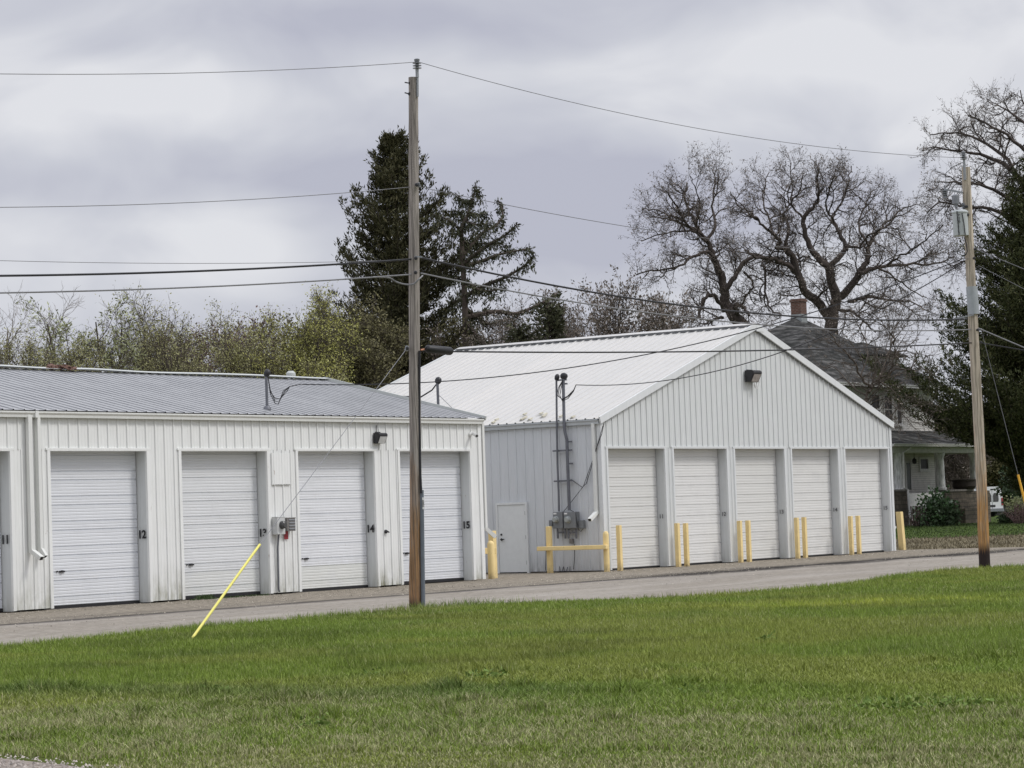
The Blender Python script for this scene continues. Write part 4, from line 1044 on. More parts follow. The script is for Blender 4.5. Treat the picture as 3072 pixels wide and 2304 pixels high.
wire('second thin wire from the top, tied halfway down the upper grey pole', [(B0, A1, [(0, 622), (300, 616), (600, 608), (900, 588), (1100, 572), (1250, 560)], -14, 0),
     (A1, A2, [(1256, 560), (1450, 598), (1600, 632), (1750, 660), (1900, 684), (2300, 735), (2700, 768), (2910, 778)], 0, 0)], .0065, MT['wire'], GW)
wire('thin third wire just above the thick black cable left of the grey pole', [(B0, A1, [(0, 782), (250, 787), (500, 790), (800, 789), (1000, 786), (1230, 779)], -14, 0)], .005, MT['wire'], GW)
wire('thick black twisted cable below the thin third wire', [(B0, A1, [(0, 827), (300, 823), (600, 813), (900, 799), (1100, 787), (1245, 777)], -14, 0),
     (A1, A2, [(1248, 777), (1400, 800), (1700, 857), (2000, 908), (2200, 934), (2421, 955), (2600, 963), (2800, 962), (2900, 952)], 0, 0)], .019, MT['wire_b'], GW, 6)
wire('pale grey cable below the thick black cable', [(B0, A1, [(0, 878), (300, 873), (600, 861), (900, 846), (1120, 830), (1240, 824)], -14, 0),
     (A1, A2, [(1262, 826), (1500, 862), (1700, 896), (2000, 946), (2200, 970), (2400, 985), (2600, 990), (2800, 990), (2945, 987)], 0, 0)], .014, MT['wire_l'], GW, 6)
b = MB(); b.tube(smooth_pts([p1(1120, 831, -.6), p1(1165, 833, -.35), p1(1190, 846, -.25), p1(1215, 853, -.2), p1(1240, 852, -.2), p1(1256, 838, -.2), p1(1268, 827, -.1)], 6), .016, 6)
tag(b.build('cable_loop', MT['wire_l'], origin=tuple(p1(1190, 840, -.3))), 'slack grey cable loop crossing the face of the grey pole', 'cable')
wire('lowest black cable from the splice case to the tan pole', [(A1, A2, [(1350, 1054), (1600, 1056), (1800, 1058), (2100, 1056), (2400, 1048), (2700, 1037), (2945, 1028)], -.75, 0)], .016, MT['wire_b'], GW, 6)
# beyond pole 2 to the right
A3 = (A2[0]+6.0, A2[1]-14.0)
GR = 'cables leaving the tan pole to the right'
wire('thin upper wire sloping down right of the transformer', [(A2, A3, [(2925, 748), (2990, 772), (3072, 808)], 0, 10)], .010, MT['wire'], GR)
wire('second thin wire sloping down right of the tan pole', [(A2, A3, [(2935, 795), (3000, 832), (3072, 866)], 0, 10)], .007, MT['wire'], GR)
wire('pale grey cable sloping right from the tan pole below its metal wrap', [(A2, A3, [(2935, 986), (3000, 1010), (3072, 1044)], 0, 10)], .016, MT['wire_l'], GR)
wire('black cable sloping right from the tan pole, lowest of those leaving it', [(A2, A3, [(2942, 1028), (3000, 1040), (3072, 1050)], 0, 10)], .014, MT['wire_b'], GR)
# service drops
m1 = (mlx_top[0], mlx_top[1])
wire('dark service wire crossing both roofs to the mast on the low grey roof', [(m1, A2, [(905, 1152), (1025, 1154), (1220, 1151), (1307, 1146), (1500, 1131), (1750, 1098), (1960, 1057), (2260, 987), (2470, 928), (2700, 850), (2890, 775)], 0, 0)], .013, MT['wire_b'], 'service drops from the tan pole')
mB = sw(778, 125, .2)
wire('dark service wire drooping across the grey gable to the twin conduits', [((mB[0], mB[1]), A2, [(1728, 1152), (1846, 1154), (1991, 1145), (2087, 1133), (2184, 1107), (2280, 1076), (2353, 1051), (2485, 993), (2603, 950), (2890, 790)], 0, 0)], .013, MT['wire_b'], 'service drops from the tan pole')
# guys
ga = on_z(562, 1924)
gy = empty('guy_wire', (ga[0], ga[1], 0)); tag(gy, 'long guy wire with a yellow guard running from the grey pole to the lawn', 'guy wire')
top_ = p1(1220, 1046, -.1); a0 = Vector((ga[0], ga[1], 0)); dd_ = top_-a0
tg = 0
for k in range(1, 200):
    q = a0+dd_*(k/200)
    rel = np.array(q)-O; z_ = rel @ _F; yy = 1152-FPX*(rel @ _U)/z_
    if yy < 1637: tg = k/200; break
b = MB(); b.tube([a0+dd_*tg*.97, top_], .006, 5); b.build('strand', MT['wire_l'], gy)
b = MB(); b.tube([a0+dd_*.003-Vector((0, 0, .05)), a0+dd_*tg], .021, 10); b.build('guard', MT['yellow'], gy, smooth=True)
# guy of pole 2
gb = Vector(on_z(3096, 1700)); top_ = p2(2948, 1005, -.1)
gy = empty('guy_wire', tuple(gb)); tag(gy, 'guy wire with an orange-yellow guard running down to the right from the tan pole', 'guy wire')
gq = p2(3054, 1424, 0); dirg = (gq-top_); end = top_+dirg*((0-top_.z)/dirg.z)
b = MB(); b.tube([top_, end], .008, 5); b.build('strand', MT['wire'], gy)
b = MB(); b.tube([gq, end], .028, 10); b.build('guard', MT['orange'], gy, smooth=True)

# ================================================================== HOUSE
YP, YM = 59.1, 61.7      # porch front and main wall planes
GZ = .46
def clap_mat():
    m, nt, b = new_mat('old_white_clapboard'); z = _z(nt)[2]
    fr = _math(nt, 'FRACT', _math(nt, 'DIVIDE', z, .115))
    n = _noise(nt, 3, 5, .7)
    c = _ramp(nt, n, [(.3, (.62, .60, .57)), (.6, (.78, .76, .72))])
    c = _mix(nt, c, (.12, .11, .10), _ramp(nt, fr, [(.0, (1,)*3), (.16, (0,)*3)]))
    nt.links.new(c, b.inputs['Base Color']); b.inputs['Roughness'].default_value = .8
    _bump(nt, b, fr, .6, .02); return m
def shingle_mat():
    m, nt, b = new_mat('grey_shingles')
    n = _noise(nt, 1.7, 4, .7, stretch=(.7, .7, 4)); n2 = _noise(nt, .5, 3, .6)
    c = _ramp(nt, n, [(.36, (.030, .030, .029)), (.5, (.070, .068, .066)), (.64, (.17, .165, .16))])
    c = _mix(nt, c, (.06, .068, .062), _math(nt, 'MULTIPLY', n2, .4))
    nt.links.new(c, b.inputs['Base Color']); b.inputs['Roughness'].default_value = 1; b.inputs['Specular IOR Level'].default_value = 0; _bump(nt, b, n, .5, .03); return m
def brick_mat(name, c1_, c2_, cm, sc, w_, h_):
    m, nt, b = new_mat(name); tc = nt.nodes.new('ShaderNodeTexCoord'); mp = nt.nodes.new('ShaderNodeMapping')
    sp = nt.nodes.new('ShaderNodeSeparateXYZ'); cb = nt.nodes.new('ShaderNodeCombineXYZ')
    nt.links.new(tc.outputs['Object'], sp.inputs[0]); nt.links.new(_math(nt, 'ADD', sp.outputs[0], sp.outputs[1]), cb.inputs[0]); nt.links.new(sp.outputs[2], cb.inputs[1])
    br = nt.nodes.new('ShaderNodeTexBrick'); nt.links.new(cb.outputs[0], br.inputs[0])
    br.inputs['Color1'].default_value = c1_+(1,); br.inputs['Color2'].default_value = c2_+(1,); br.inputs['Mortar'].default_value = cm+(1,)
    br.inputs['Scale'].default_value = sc; br.inputs['Brick Width'].default_value = w_; br.inputs['Row Height'].default_value = h_; br.inputs['Mortar Size'].default_value = .012
    n = _noise(nt, 5, 4, .6); c = _mix(nt, br.outputs[0], _ramp(nt, n, [(.3, (.35,)*3), (.7, (1.25,)*3)]), .6, 'MULTIPLY')
    nt.links.new(c, b.inputs['Base Color']); b.inputs['Roughness'].default_value = .9; _bump(nt, b, br.outputs[1], -.6, .02); return m
MT['clap'] = clap_mat(); MT['shingle'] = shingle_mat()
MT['brick'] = brick_mat('red_chimney_brick', (.17, .075, .052), (.13, .06, .045), (.22, .18, .15), 1, .22, .085)
MT['stone'] = brick_mat('rough_brown_stone', (.15, .125, .09), (.085, .072, .052), (.035, .03, .025), 1, .5, .22)
MT['peel'] = simple('peeling_column_paint', (.74, .74, .73), .8, 0, .45, 5, .3, stretch=(2, 2, .5))
MT['oldtrim'] = simple('old_white_trim', (.70, .69, .67), .7, 0, .12)
MT['pane'] = simple('dark_window_glass', (.055, .052, .055), .3, 0, .4, 1.5, spec=.05)
MT['greyconc'] = simple('grey_mortar', (.33, .35, .35), .9)

def wy(px, y): return on_y(px[0], px[1], y)
hx1 = wy(ch(672, 600), YM)[0]; hx0 = hx1-11.5
ze_front = wy((2700, 1154), YM-.6)[2]; zeh = ze_front
hc = empty('house', ((hx0+hx1)/2, YM+5, GZ)); tag(hc, 'old two-storey clapboard house with grey hip roof, brick chimney and columned porch', 'house')
b = MB(); b.box((hx0, YM, GZ-.2), (hx1, YM+10.5, zeh-.12)); b.build('wall', MT['clap'], hc)
b = MB(); b.box((hx1-.05, YM-.03, GZ), (hx1+.03, YM+.1, zeh-.15)); b.box((hx0-.05, YM-.03, zeh-.5), (hx1+.02, YM-.002, zeh-.17)); b.build('corner_board', MT['oldtrim'], hc)
# hip roof: eave overhang .7, apex seen at the chimney
apex = on_y(2398, 956, YM+5.2); ov_ = .75
e = [(hx0-ov_, YM-ov_, zeh), (hx1+ov_, YM-ov_, zeh), (hx1+ov_, YM+10.5+ov_, zeh), (hx0-ov_, YM+10.5+ov_, zeh)]
ap0 = (apex[0]-.6, apex[1], apex[2]); ap1 = (apex[0]+.6, apex[1], apex[2]-.02)
b = MB(); b.quad(e[0], e[1], ap1, ap0); b.tri(e[1], e[2], ap1); b.quad(e[2], e[3], ap0, ap1); b.tri(e[3], e[0], ap0)
b.box((e[0][0], e[0][1], zeh-.16), (e[2][0], e[2][1], zeh-.005)); rf = b.build('roof', MT['shingle'], hc)
b = MB(); gutter_y(b, e[0][0], e[1][0], YM-ov_, zeh-.18, zeh-.01); b.box((e[1][0]-.0, e[1][1], zeh-.18), (e[1][0]+.1, e[2][1], zeh-.02)); b.build('gutter', MT['oldtrim'], hc)
# chimney
ca, cb_ = on_y(2380, 960, apex[1]-.2), on_y(2424, 960, apex[1]-.2); ct = on_y(2400, 896, apex[1]-.2)[2]; cm_ = on_y(2400, 944, apex[1])[2]
b = MB(); cx_ = apex[0]-.02; b.box((cx_-.31, apex[1]-.31, apex[2]-1.2), (cx_+.31, apex[1]+.31, ct)); b.box((cx_-.36, apex[1]-.36, ct-.16), (cx_+.36, apex[1]+.36, ct-.05)); chm = b.build('chimney', MT['brick'], rf)
b = MB(); b.box((cx_-.318, apex[1]-.318, apex[2]-1.2), (cx_+.318, apex[1]+.318, cm_)); b.build('base_band', MT['greyconc'], chm)
fx = (ca[0]+cb_[0])/2
# dormer
da, db = wy(cz(1390, 880), YM+1.2), wy(cz(1760, 880), YM+1.2); dzb = wy(cz(1500, 1110), YM+1.2)[2]; dzt = wy(cz(1500, 810), YM+1.2)[2]
b = MB(); b.box((da[0], YM+1.2, dzb-.3), (db[0], YM+4.2, dzt)); dm_ = b.build('dormer', MT['clap'], hc)
b = MB()
mx_ = (da[0]+db[0])/2; dap = dzt+.75; y0d = YM+.85
E_ = [(da[0]-.35, y0d, dzt), (db[0]+.35, y0d, dzt)]
b.tri(E_[0], E_[1], (mx_, y0d+1.6, dap)); b.quad(E_[1], (db[0]+.35, YM+6.5, dzt), (mx_, YM+6.5, dap), (mx_, y0d+1.6, dap)); b.quad((da[0]-.35, YM+6.5, dzt), E_[0], (mx_, y0d+1.6, dap), (mx_, YM+6.5, dap))
b.box((E_[0][0], y0d, dzt-.10), (E_[1][0], YM+4.2, dzt-.004)); b.build('dormer_roof', MT['shingle'], dm_)
def window(parent, pa, pb_, y, name='window', mull=True):
    x0_, x1_ = pa[0], pb_[0]; z1_, z0_ = pa[2], pb_[2]; b = MB(); f = .11
    b.box((x0_-f, y-.06, z0_-f), (x0_, y-.002, z1_+f)); b.box((x1_, y-.06, z0_-f), (x1_+f, y-.002, z1_+f)); b.box((x0_, y-.06, z1_), (x1_, y-.002, z1_+f)); b.box((x0_, y-.06, z0_-f), (x1_, y-.002, z0_))
    if mull: b.box((x0_, y-.045, (z0_+z1_)/2-.03), (x1_, y-.012, (z0_+z1_)/2+.03))
    fr = b.build(name, MT['oldtrim'], parent)
    b = MB(); b.quad((x0_, y-.01, z0_), (x1_, y-.01, z0_), (x1_, y-.01, z1_), (x0_, y-.01, z1_)); b.build('pane', MT['pane'], fr)
    b = MB(); b.box((x0_-f-.05, y-.12, z0_-f-.05), (x1_+f+.05, y-.002, z0_-f-.002)); b.build('sill', MT['oldtrim'], fr)
window(dm_, wy(cz(1500, 900), YM+1.2), wy(cz(1680, 1050), YM+1.2), YM+1.2, mull=False)
zt_w = wy(ch(200, 122), YM)[2]; zb_w = wy(ch(200, 398), YM)[2]
for xa, xb in ((40, 128), (167, 252), (288, 343)):
    a_, c_ = wy(ch(xa, 122), YM), wy(ch(xb, 398), YM)
    window(hc, (a_[0], 0, zt_w), (c_[0], 0, zb_w), YM)
# porch
px0 = hx0+1.0; px1 = wy(ch(1110, 900), YP+.3)[0]+.35
zpc = wy(ch(330, 1075), YP)[2]; zpg = wy(ch(500, 603), YP-.4)[2]; zbm = wy(ch(500, 690), YP)[2]
b = MB()
for xa, xb in ((275, 408), (785, 1225)):
    a_, c_ = wy(ch(xa, 1075), YP), wy(ch(xb, 1075), YP); b.box((a_[0], YP, GZ-.3), (c_[0], YP+.5, zpc-(.0 if xa < 300 else .08)))
a_, c_ = wy(ch(800, 1140), YP), wy(ch(1060, 1140), YP)
for k in range(3): b.box((a_[0]+.3, YP-.30-.28*k, GZ-.3), (c_[0]-.2, YP-.02-.28*k, zpc-.55-.22*k))
b.box((px0, YP+.5, GZ-.3), (px1-.5, YM-.01, zpc-.75))
pst = b.build('porch_base', MT['stone'], hc)
b = MB()
for xa, xb in ((270, 412), (770, 1060)):
    a_, c_ = wy(ch(xa, 1075), YP), wy(ch(xb, 1075), YP); b.box((a_[0], YP-.06, zpc-(.0 if xa < 300 else .08)), (c_[0], YP+.56, zpc+.10-(.0 if xa < 300 else .08)))
b.build_each('cap_stone', simple('pale_cap_stone', (.20, .185, .165), .9, 0, .3, 4), pst)
a_, c_ = wy(ch(410, 1095), YP+.1), wy(ch(785, 1210), YP+.1)
b = MB(); b.box((a_[0], YP+.12, c_[2]), (c_[0], YP+.2, a_[2])); b.build('porch_skirt', MT['oldtrim'], hc)
b = MB()
for k in range(12): q = a_[0]+(c_[0]-a_[0])*k/12; b.box((q, YP+.10, GZ-.1), (q+.03, YP+.115, c_[2])); 
b.build_each('lattice', MT['oldtrim'], hc)
for xa, rr, rnd in ((320, .24, 0), (740, .24, 1), (1078, .24, 1), (-60, .24, 0)):
    q = wy(ch(xa, 1000), YP+.25)
    b = MB()
    b.lathe((q[0], YP+.27, zpc+.02), [(rr*1.25, 0), (rr*1.25, .12), (rr*1.02, .14), (rr, .3), (rr*.88, zbm-zpc-.3), (rr*1.0, zbm-zpc-.22), (rr*1.2, zbm-zpc-.12), (rr*1.2, zbm-zpc)], 4 if not rnd else 16)
    b.build('column', MT['peel'], hc, smooth=bool(rnd))
b = MB(); b.box((px0, YP+.02, zbm), (px1-.1, YP+.5, zpg-.10)); b.box((px1-.6, YP+.5, zbm), (px1-.1, YM+4, zpg-.10)); b.build('porch_beam', MT['oldtrim'], hc)
b = MB(); pzt = wy(ch(300, 470), YM)[2]
pe = [(px0-.3, YP-.45, zpg), (px1+.3, YP-.45, zpg), (px1+.3, YM+6, zpg), (hx1, YM-.004, pzt), (px0-.3, YM-.004, pzt)]
b.quad(pe[0], pe[1], pe[3], pe[4]); b.tri(pe[1], pe[2], (hx1, YM+6, pzt)); b.tri(pe[1], (hx1, YM+6, pzt), pe[3]); b.box((px0-.3, YP-.45, zpg-.12), (px1+.3, YM-.01, zpg-.004))
b.build('porch_roof', MT['shingle'], hc)
b = MB(); gutter_y(b, px0-.3, px1+.3, YP-.45, zpg-.13, zpg+.01); b.build('porch_gutter', MT['oldtrim'], hc)
q0, q1, q2, q3 = wy(ch(440, 640), YP-.35), wy(ch(362, 690), YP-.03), wy(ch(372, 1040), YP-.03), wy(ch(410, 1060), YP-.12)
q4, q5 = wy(ch(430, 1340), YP-.15), wy(ch(455, 1368), YP-.2)
b = MB(); b.tube([q0, q1, q2, q3, q4, q5], .06, 8); b.build('downspout', MT['oldtrim'], hc)
a_, c_ = wy(ch(383, 792), YM), wy(ch(436, 1060), YM); b = MB(); b.box((a_[0], YM-.05, c_[2]), (c_[0], YM-.004, a_[2])); hd = b.build('front_door', simple('dark_green_door', (.02, .03, .028), .4), hc)
b = MB(); b.box((a_[0]-.12, YM-.07, c_[2]), (a_[0]-.002, YM-.002, a_[2]+.12)); b.box((c_[0]+.002, YM-.07, c_[2]), (c_[0]+.12, YM-.002, a_[2]+.12)); b.box((a_[0], YM-.07, a_[2]+.004), (c_[0], YM-.002, a_[2]+.12)); b.build('door_frame', MT['oldtrim'], hd)
window(hc, wy(ch(525, 755), YM), wy(ch(605, 850), YM), YM, mull=False)
q = wy(ch(475, 775), YM-.3); b = MB(); b.lathe((q[0], YM-.3, q[2]-.15), [(.02, 0), (.11, .03), (.13, .22), (.05, .3), (.01, .36)], 8); b.tube([(q[0], YM-.3, q[2]+.2), (q[0], YM-.3, q[2]+.45), (q[0], YM, q[2]+.45)], .015, 5); b.build('porch_lantern', MT['blackmetal'], hc)
# barrel planter and porch clutter
q = wy(ch(970, 1050), YP+.3); pt_ = empty('planter', (q[0], YP+.3, zpc-.05)); tag(pt_, 'dark round barrel planter standing on the stone porch wall', 'planter')
b = MB(); b.lathe((q[0], YP+.28, zpc+.02), [(.50, 0), (.62, .15), (.62, .42), (.66, .45), (.66, .52), (.58, .53)], 20); b.build('tub', simple('dark_tub', (.05, .04, .032), .8), pt_, smooth=True)
q = wy(ch(880, 1060), YP+.1); b = MB(); b.box((q[0]-.45, YP+.05, zpc+.06), (q[0]+.45, YP+.35, zpc+.12)); b.box((q[0]-.4, YP+.1, zpc-.5), (q[0]-.3, YP+.2, zpc+.06)); b.box((q[0]+.3, YP+.1, zpc+.02), (q[0]+.4, YP+.2, zpc+.06))
# weathered board fence behind the porch
f0, f1 = ch(1185, 770), ch(1322, 1010)
fA = at(*f0, 190); fB = at(*f1, 190)
fo = empty('board_fence', (fA[0], fA[1], GZ)); tag(fo, 'tall weathered grey board fence behind the porch', 'fence')
b = MB(); d = np.array([fB[0]-fA[0], fB[1]-fA[1]]); Lf = np.linalg.norm(d); d = d/Lf
b2 = MB()
rs = random.Random(3)
for k in range(24):
    s0 = k*.16-.6; p = np.array([fA[0], fA[1]])+d*s0; b.beam((p[0], p[1], GZ-.1), (p[0], p[1], fA[2]+rs.uniform(-.05, .05)), .145, .03, up=(d[1], -d[0], 0))
b.build_each('board_panel', simple('weathered_grey_boards', (.20, .19, .18), .9, 0, .3, 6, .2, stretch=(2, 2, .2)), fo)
for k in (0, 12, 24): p = np.array([fA[0], fA[1]])+d*(k*.16-.6)+np.array([-d[1], d[0]])*.1; b2.beam((p[0], p[1], GZ-.1), (p[0], p[1], fA[2]+.1), .12, .12); 
b2.build_each('post', simple('fence_post_wood', (.13, .12, .11), .9), fo)

# ================================================================== VAN
vd = 172.0; va = at(*ch(1200, 1030), vd); vb = at(*ch(1330, 1340), vd)
vgz = ground_h(va[0], va[1])
vw = 2.0; vh = va[2]-vgz
vo = empty('van', (0, 0, 0)); tag(vo, 'white high-roof van seen from behind with two tall dark rear windows', 'van')
b = MB()   # rear at local y=0 facing -y, body goes +y; x is width
prof = [(-1.0, .35), (-1.0, 1.2), (-.88, vh-.35), (-.74, vh-.06), (-.55, vh), (.55, vh), (.74, vh-.06), (.88, vh-.35), (1.0, 1.2), (1.0, .35)]
L0 = [(x, 0, z) for x, z in prof]; L1 = [(x*1.0, 4.3, z) for x, z in prof]; L2 = [(x*.92, 5.0, .35+(z-.35)*.45) for x, z in prof]; n = len(prof)
for P_, Q_ in ((L0, L1), (L1, L2)):
    for k in range(n): b.quad(P_[k], Q_[k], Q_[(k+1) % n], P_[(k+1) % n])
b.poly(L0); b.poly(list(reversed(L2)))
def vpart(b, name, mats, par=vo, smooth=False, bev=0):
    o = b.build(name, mats, None, smooth=smooth, bevel=bev); o.parent = par; return o
body = vpart(b, 'body', simple('van_white_paint', (.68, .69, .70), .3, var=.03), bev=.03)
for s in (-1, 1):
    b = MB(); b.poly([(s*.08, -.012, 1.0), (s*.55, -.012, 1.0), (s*.60, -.012, 1.15), (s*.55, -.012, 1.85), (s*.46, -.012, vh-.42), (s*.16, -.012, vh-.42), (s*.08, -.012, vh-.6)] if s > 0 else list(reversed([(s*.08, -.012, 1.0), (s*.55, -.012, 1.0), (s*.60, -.012, 1.15), (s*.55, -.012, 1.85), (s*.46, -.012, vh-.42), (s*.16, -.012, vh-.42), (s*.08, -.012, vh-.6)])))
    vpart(b, 'rear_window', MT['glassdark'])
    b = MB(); b.box((s*.97, -.03, .75), (s*.84, .0, 1.25)); vpart(b, 'tail_light', MT['red'])
    b = MB(); b.lathe((s*.98, .9, .36), [(.36, 0), (.36, .02), (.36, .2), (.3, .22)], 20, (-s, 0, 0)); wh = vpart(b, 'wheel', MT['black'], smooth=True)
    b = MB(); b.lathe((s*.98, 3.9, .36), [(.36, 0), (.36, .02), (.36, .2), (.3, .22)], 20, (-s, 0, 0)); wh = vpart(b, 'wheel', MT['black'], smooth=True)
b = MB(); b.box((-.012, -.008, .5), (.012, -.001, vh-.3)); vpart(b, 'door_seam', MT['black'])
b = MB(); b.box((-.95, -.12, .36), (.95, .02, .56)); vpart(b, 'bumper', MT['meterbox'])
b = MB(); b.box((-.26, -.02, .66), (.26, -.008, .80)); b.box((-.12, -.03, vh-.22), (.12, -.004, vh-.14)); vpart(b, 'plate', MT['blackmetal'])
vc = at(*ch(1256, 1300), vd)
vo.location = (vc[0], vc[1], vgz); vo.rotation_euler = (0, 0, -math.atan2(vc[0], vc[1])+.80)

# ================================================================== TREES
class Tree:
    def __init__(s, seed): s.rng = np.random.default_rng(seed); s.thick = []; s.seg = []; s.tips = []; s.leafdirs = []
    def grow(s, p, d, L, r, lvl, P):
        rng = s.rng; n = P['segs'][min(lvl, len(P['segs'])-1)]; st = L/n
        pts = [p]; dirs = [d]
        wd = P['wander'][min(lvl, len(P['wander'])-1)]; up = P['up'][min(lvl, len(P['up'])-1)]
        for k in range(n):
            d = d+rng.normal(0, wd, 3); d[2] += up
            d = d/np.linalg.norm(d); p = p+d*st; pts.append(p); dirs.append(d)
        s.add(pts, r, r*P.get('taper', .35), lvl)
        s.spawn(pts, r, r*P.get('taper', .35), lvl, P)
    def add(s, pts, r0, r1, lvl):
        n = len(pts)-1; rr = np.linspace(r0, r1, n+1)
        if lvl <= 0: s.thick.append((pts, rr))
        else:
            for k in range(n): s.seg.append((*pts[k], *pts[k+1], rr[k], rr[k+1]))
    def spawn(s, pts, r0, r1, lvl, P, dens=None):
        rng = s.rng; mx = P['levels']
        pts = np.array(pts); n = len(pts)-1
        sl = np.linalg.norm(np.diff(pts, axis=0), axis=1); L = sl.sum(); cum = np.concatenate([[0], np.cumsum(sl)])
        if lvl >= mx:
            m = P['leaf_per']; 
            for _ in range(m if rng.random() < P.get('leaf_p', 1) else 0):
                t = rng.uniform(.2, 1)*L; k = min(n-1, np.searchsorted(cum, t)-1); k = max(k, 0)
                q = pts[k]+(pts[k+1]-pts[k])*((t-cum[k])/max(sl[k], 1e-6)); s.tips.append(q); s.leafdirs.append((pts[-1]-pts[0])/max(L, 1e-6))
            return
        cnt = P['nch'][min(lvl, len(P['nch'])-1)] if dens is None else max(1, int(L*dens))
        cnt = int(cnt*rng.uniform(.8, 1.25)+.5)
        lo = P['start'][min(lvl, len(P['start'])-1)]
        for j in range(cnt):
            t = (lo+(1-lo)*((j+rng.uniform(0, 1))/cnt))*L; k = int(max(0, min(n-1, np.searchsorted(cum, t)-1)))
            q = pts[k]+(pts[k+1]-pts[k])*((t-cum[k])/max(sl[k], 1e-6)); d = (pts[k+1]-pts[k])/max(sl[k], 1e-6)
            ax = rng.normal(0, 1, 3); ax -= d*(ax@d); ax /= np.linalg.norm(ax)+1e-9
            an = math.radians(rng.normal(P['ang'][min(lvl, len(P['ang'])-1)], 12)); nd = d*math.cos(an)+ax*math.sin(an)
            rr = (r0+(r1-r0)*t/L)
            cl = P['len'][min(lvl, len(P['len'])-1)]*rng.uniform(.6, 1.25)*(1-(.62 if lvl == 0 and dens is not None else .35)*t/L)
            cr = max(P['rmin'], min(rr*.62, P['rch'][min(lvl, len(P['rch'])-1)]))
            s.grow(q, nd, cl, cr, lvl+1, P)
    def emit(s, parent, mat_b, mat_l=None, leaf=None, sides=8):
        b = MB()
        for pts, rr in s.thick: b.tube([tuple(p) for p in pts], [float(x) for x in rr], sides)
        thick_o = None
        if b.v: thick_o = b.build('trunk', mat_b, parent, smooth=True)
        if s.seg:
            S = np.array(s.seg); a = S[:, :3]; c = S[:, 3:6]; d = c-a; L = np.linalg.norm(d, axis=1, keepdims=True)+1e-9; d = d/L
            ref = np.where(np.abs(d[:, 2:3]) < .9, np.array([[0, 0, 1.]]), np.array([[1., 0, 0]])); u = np.cross(d, ref); u /= np.linalg.norm(u, axis=1, keepdims=True); v = np.cross(d, u)
            V = []
            for base, r in ((a, S[:, 6:7]), (c, S[:, 7:8])):
                for k in range(3):
                    an = 2*math.pi*k/3; V.append(base+(u*math.cos(an)+v*math.sin(an))*r)
            V = np.stack(V, 1).reshape(-1, 3); i = (np.arange(len(S))*6)[:, None]
            Fq = np.concatenate([i+np.array([[0, 1, 4, 3]]), i+np.array([[1, 2, 5, 4]]), i+np.array([[2, 0, 3, 5]])])
            np_mesh('branches', V, Fq, mat_b, parent, smooth=True)
        if mat_l is not None and s.tips and leaf:
            leaves('foliage_or_buds', np.array(s.tips), np.array(s.leafdirs), leaf, mat_l, parent, s.rng)
def leaves(name, T, Dv, leaf, mat, parent, rng):
    rep = leaf.get('rep', 1); T = np.repeat(T, rep, 0); Dv = np.repeat(Dv, rep, 0); n = len(T)
    T = T+rng.normal(0, leaf.get('spread', .08), (n, 3))
    d = Dv*leaf.get('align', .6)+rng.normal(0, .6, (n, 3)); d[:, 2] += leaf.get('up', 0); d /= np.linalg.norm(d, axis=1, keepdims=True)
    r = rng.normal(0, 1, (n, 3)); w = np.cross(d, r); w /= np.linalg.norm(w, axis=1, keepdims=True)
    L = leaf['l']*rng.uniform(.6, 1.35, (n, 1)); Wd = leaf['w']*rng.uniform(.6, 1.35, (n, 1))
    V = np.stack([T, T+d*L*.5+w*Wd*.5, T+d*L, T+d*L*.5-w*Wd*.5], 1).reshape(-1, 3)
    Fq = (np.arange(n)*4)[:, None]+np.array([[0, 1, 2, 3]])
    tint = np.repeat(np.clip(rng.normal(.5, .25, n), 0, 1), 4)
    return np_mesh(name, V, Fq, mat, parent, tint=tint)

def traced(tree, fn, lines, dist, P, dens, seed):
    """main limbs follow the photographed tree; each wanders in depth about the trunk's distance"""
    rng = np.random.default_rng(seed); first = {}
    for pts, r0, r1, dep in lines:
        Q = []
        n = len(pts)
        for k, (x, y) in enumerate(pts):
            dd = dist+dep*(k/(n-1))**1.2
            Q.append(at(*fn(x, y), dd))
        Q = smooth_pts(Q, 4)
        Q = [q+rng.normal(0, .04, 3) for q in Q]
        rr = r1+(r0*.70-r1)*(1-np.linspace(0, 1, len(Q)))**1.35; tree.thick.append((Q, rr))
        tree.spawn(Q, r0, r1, 0, P, dens=dens)

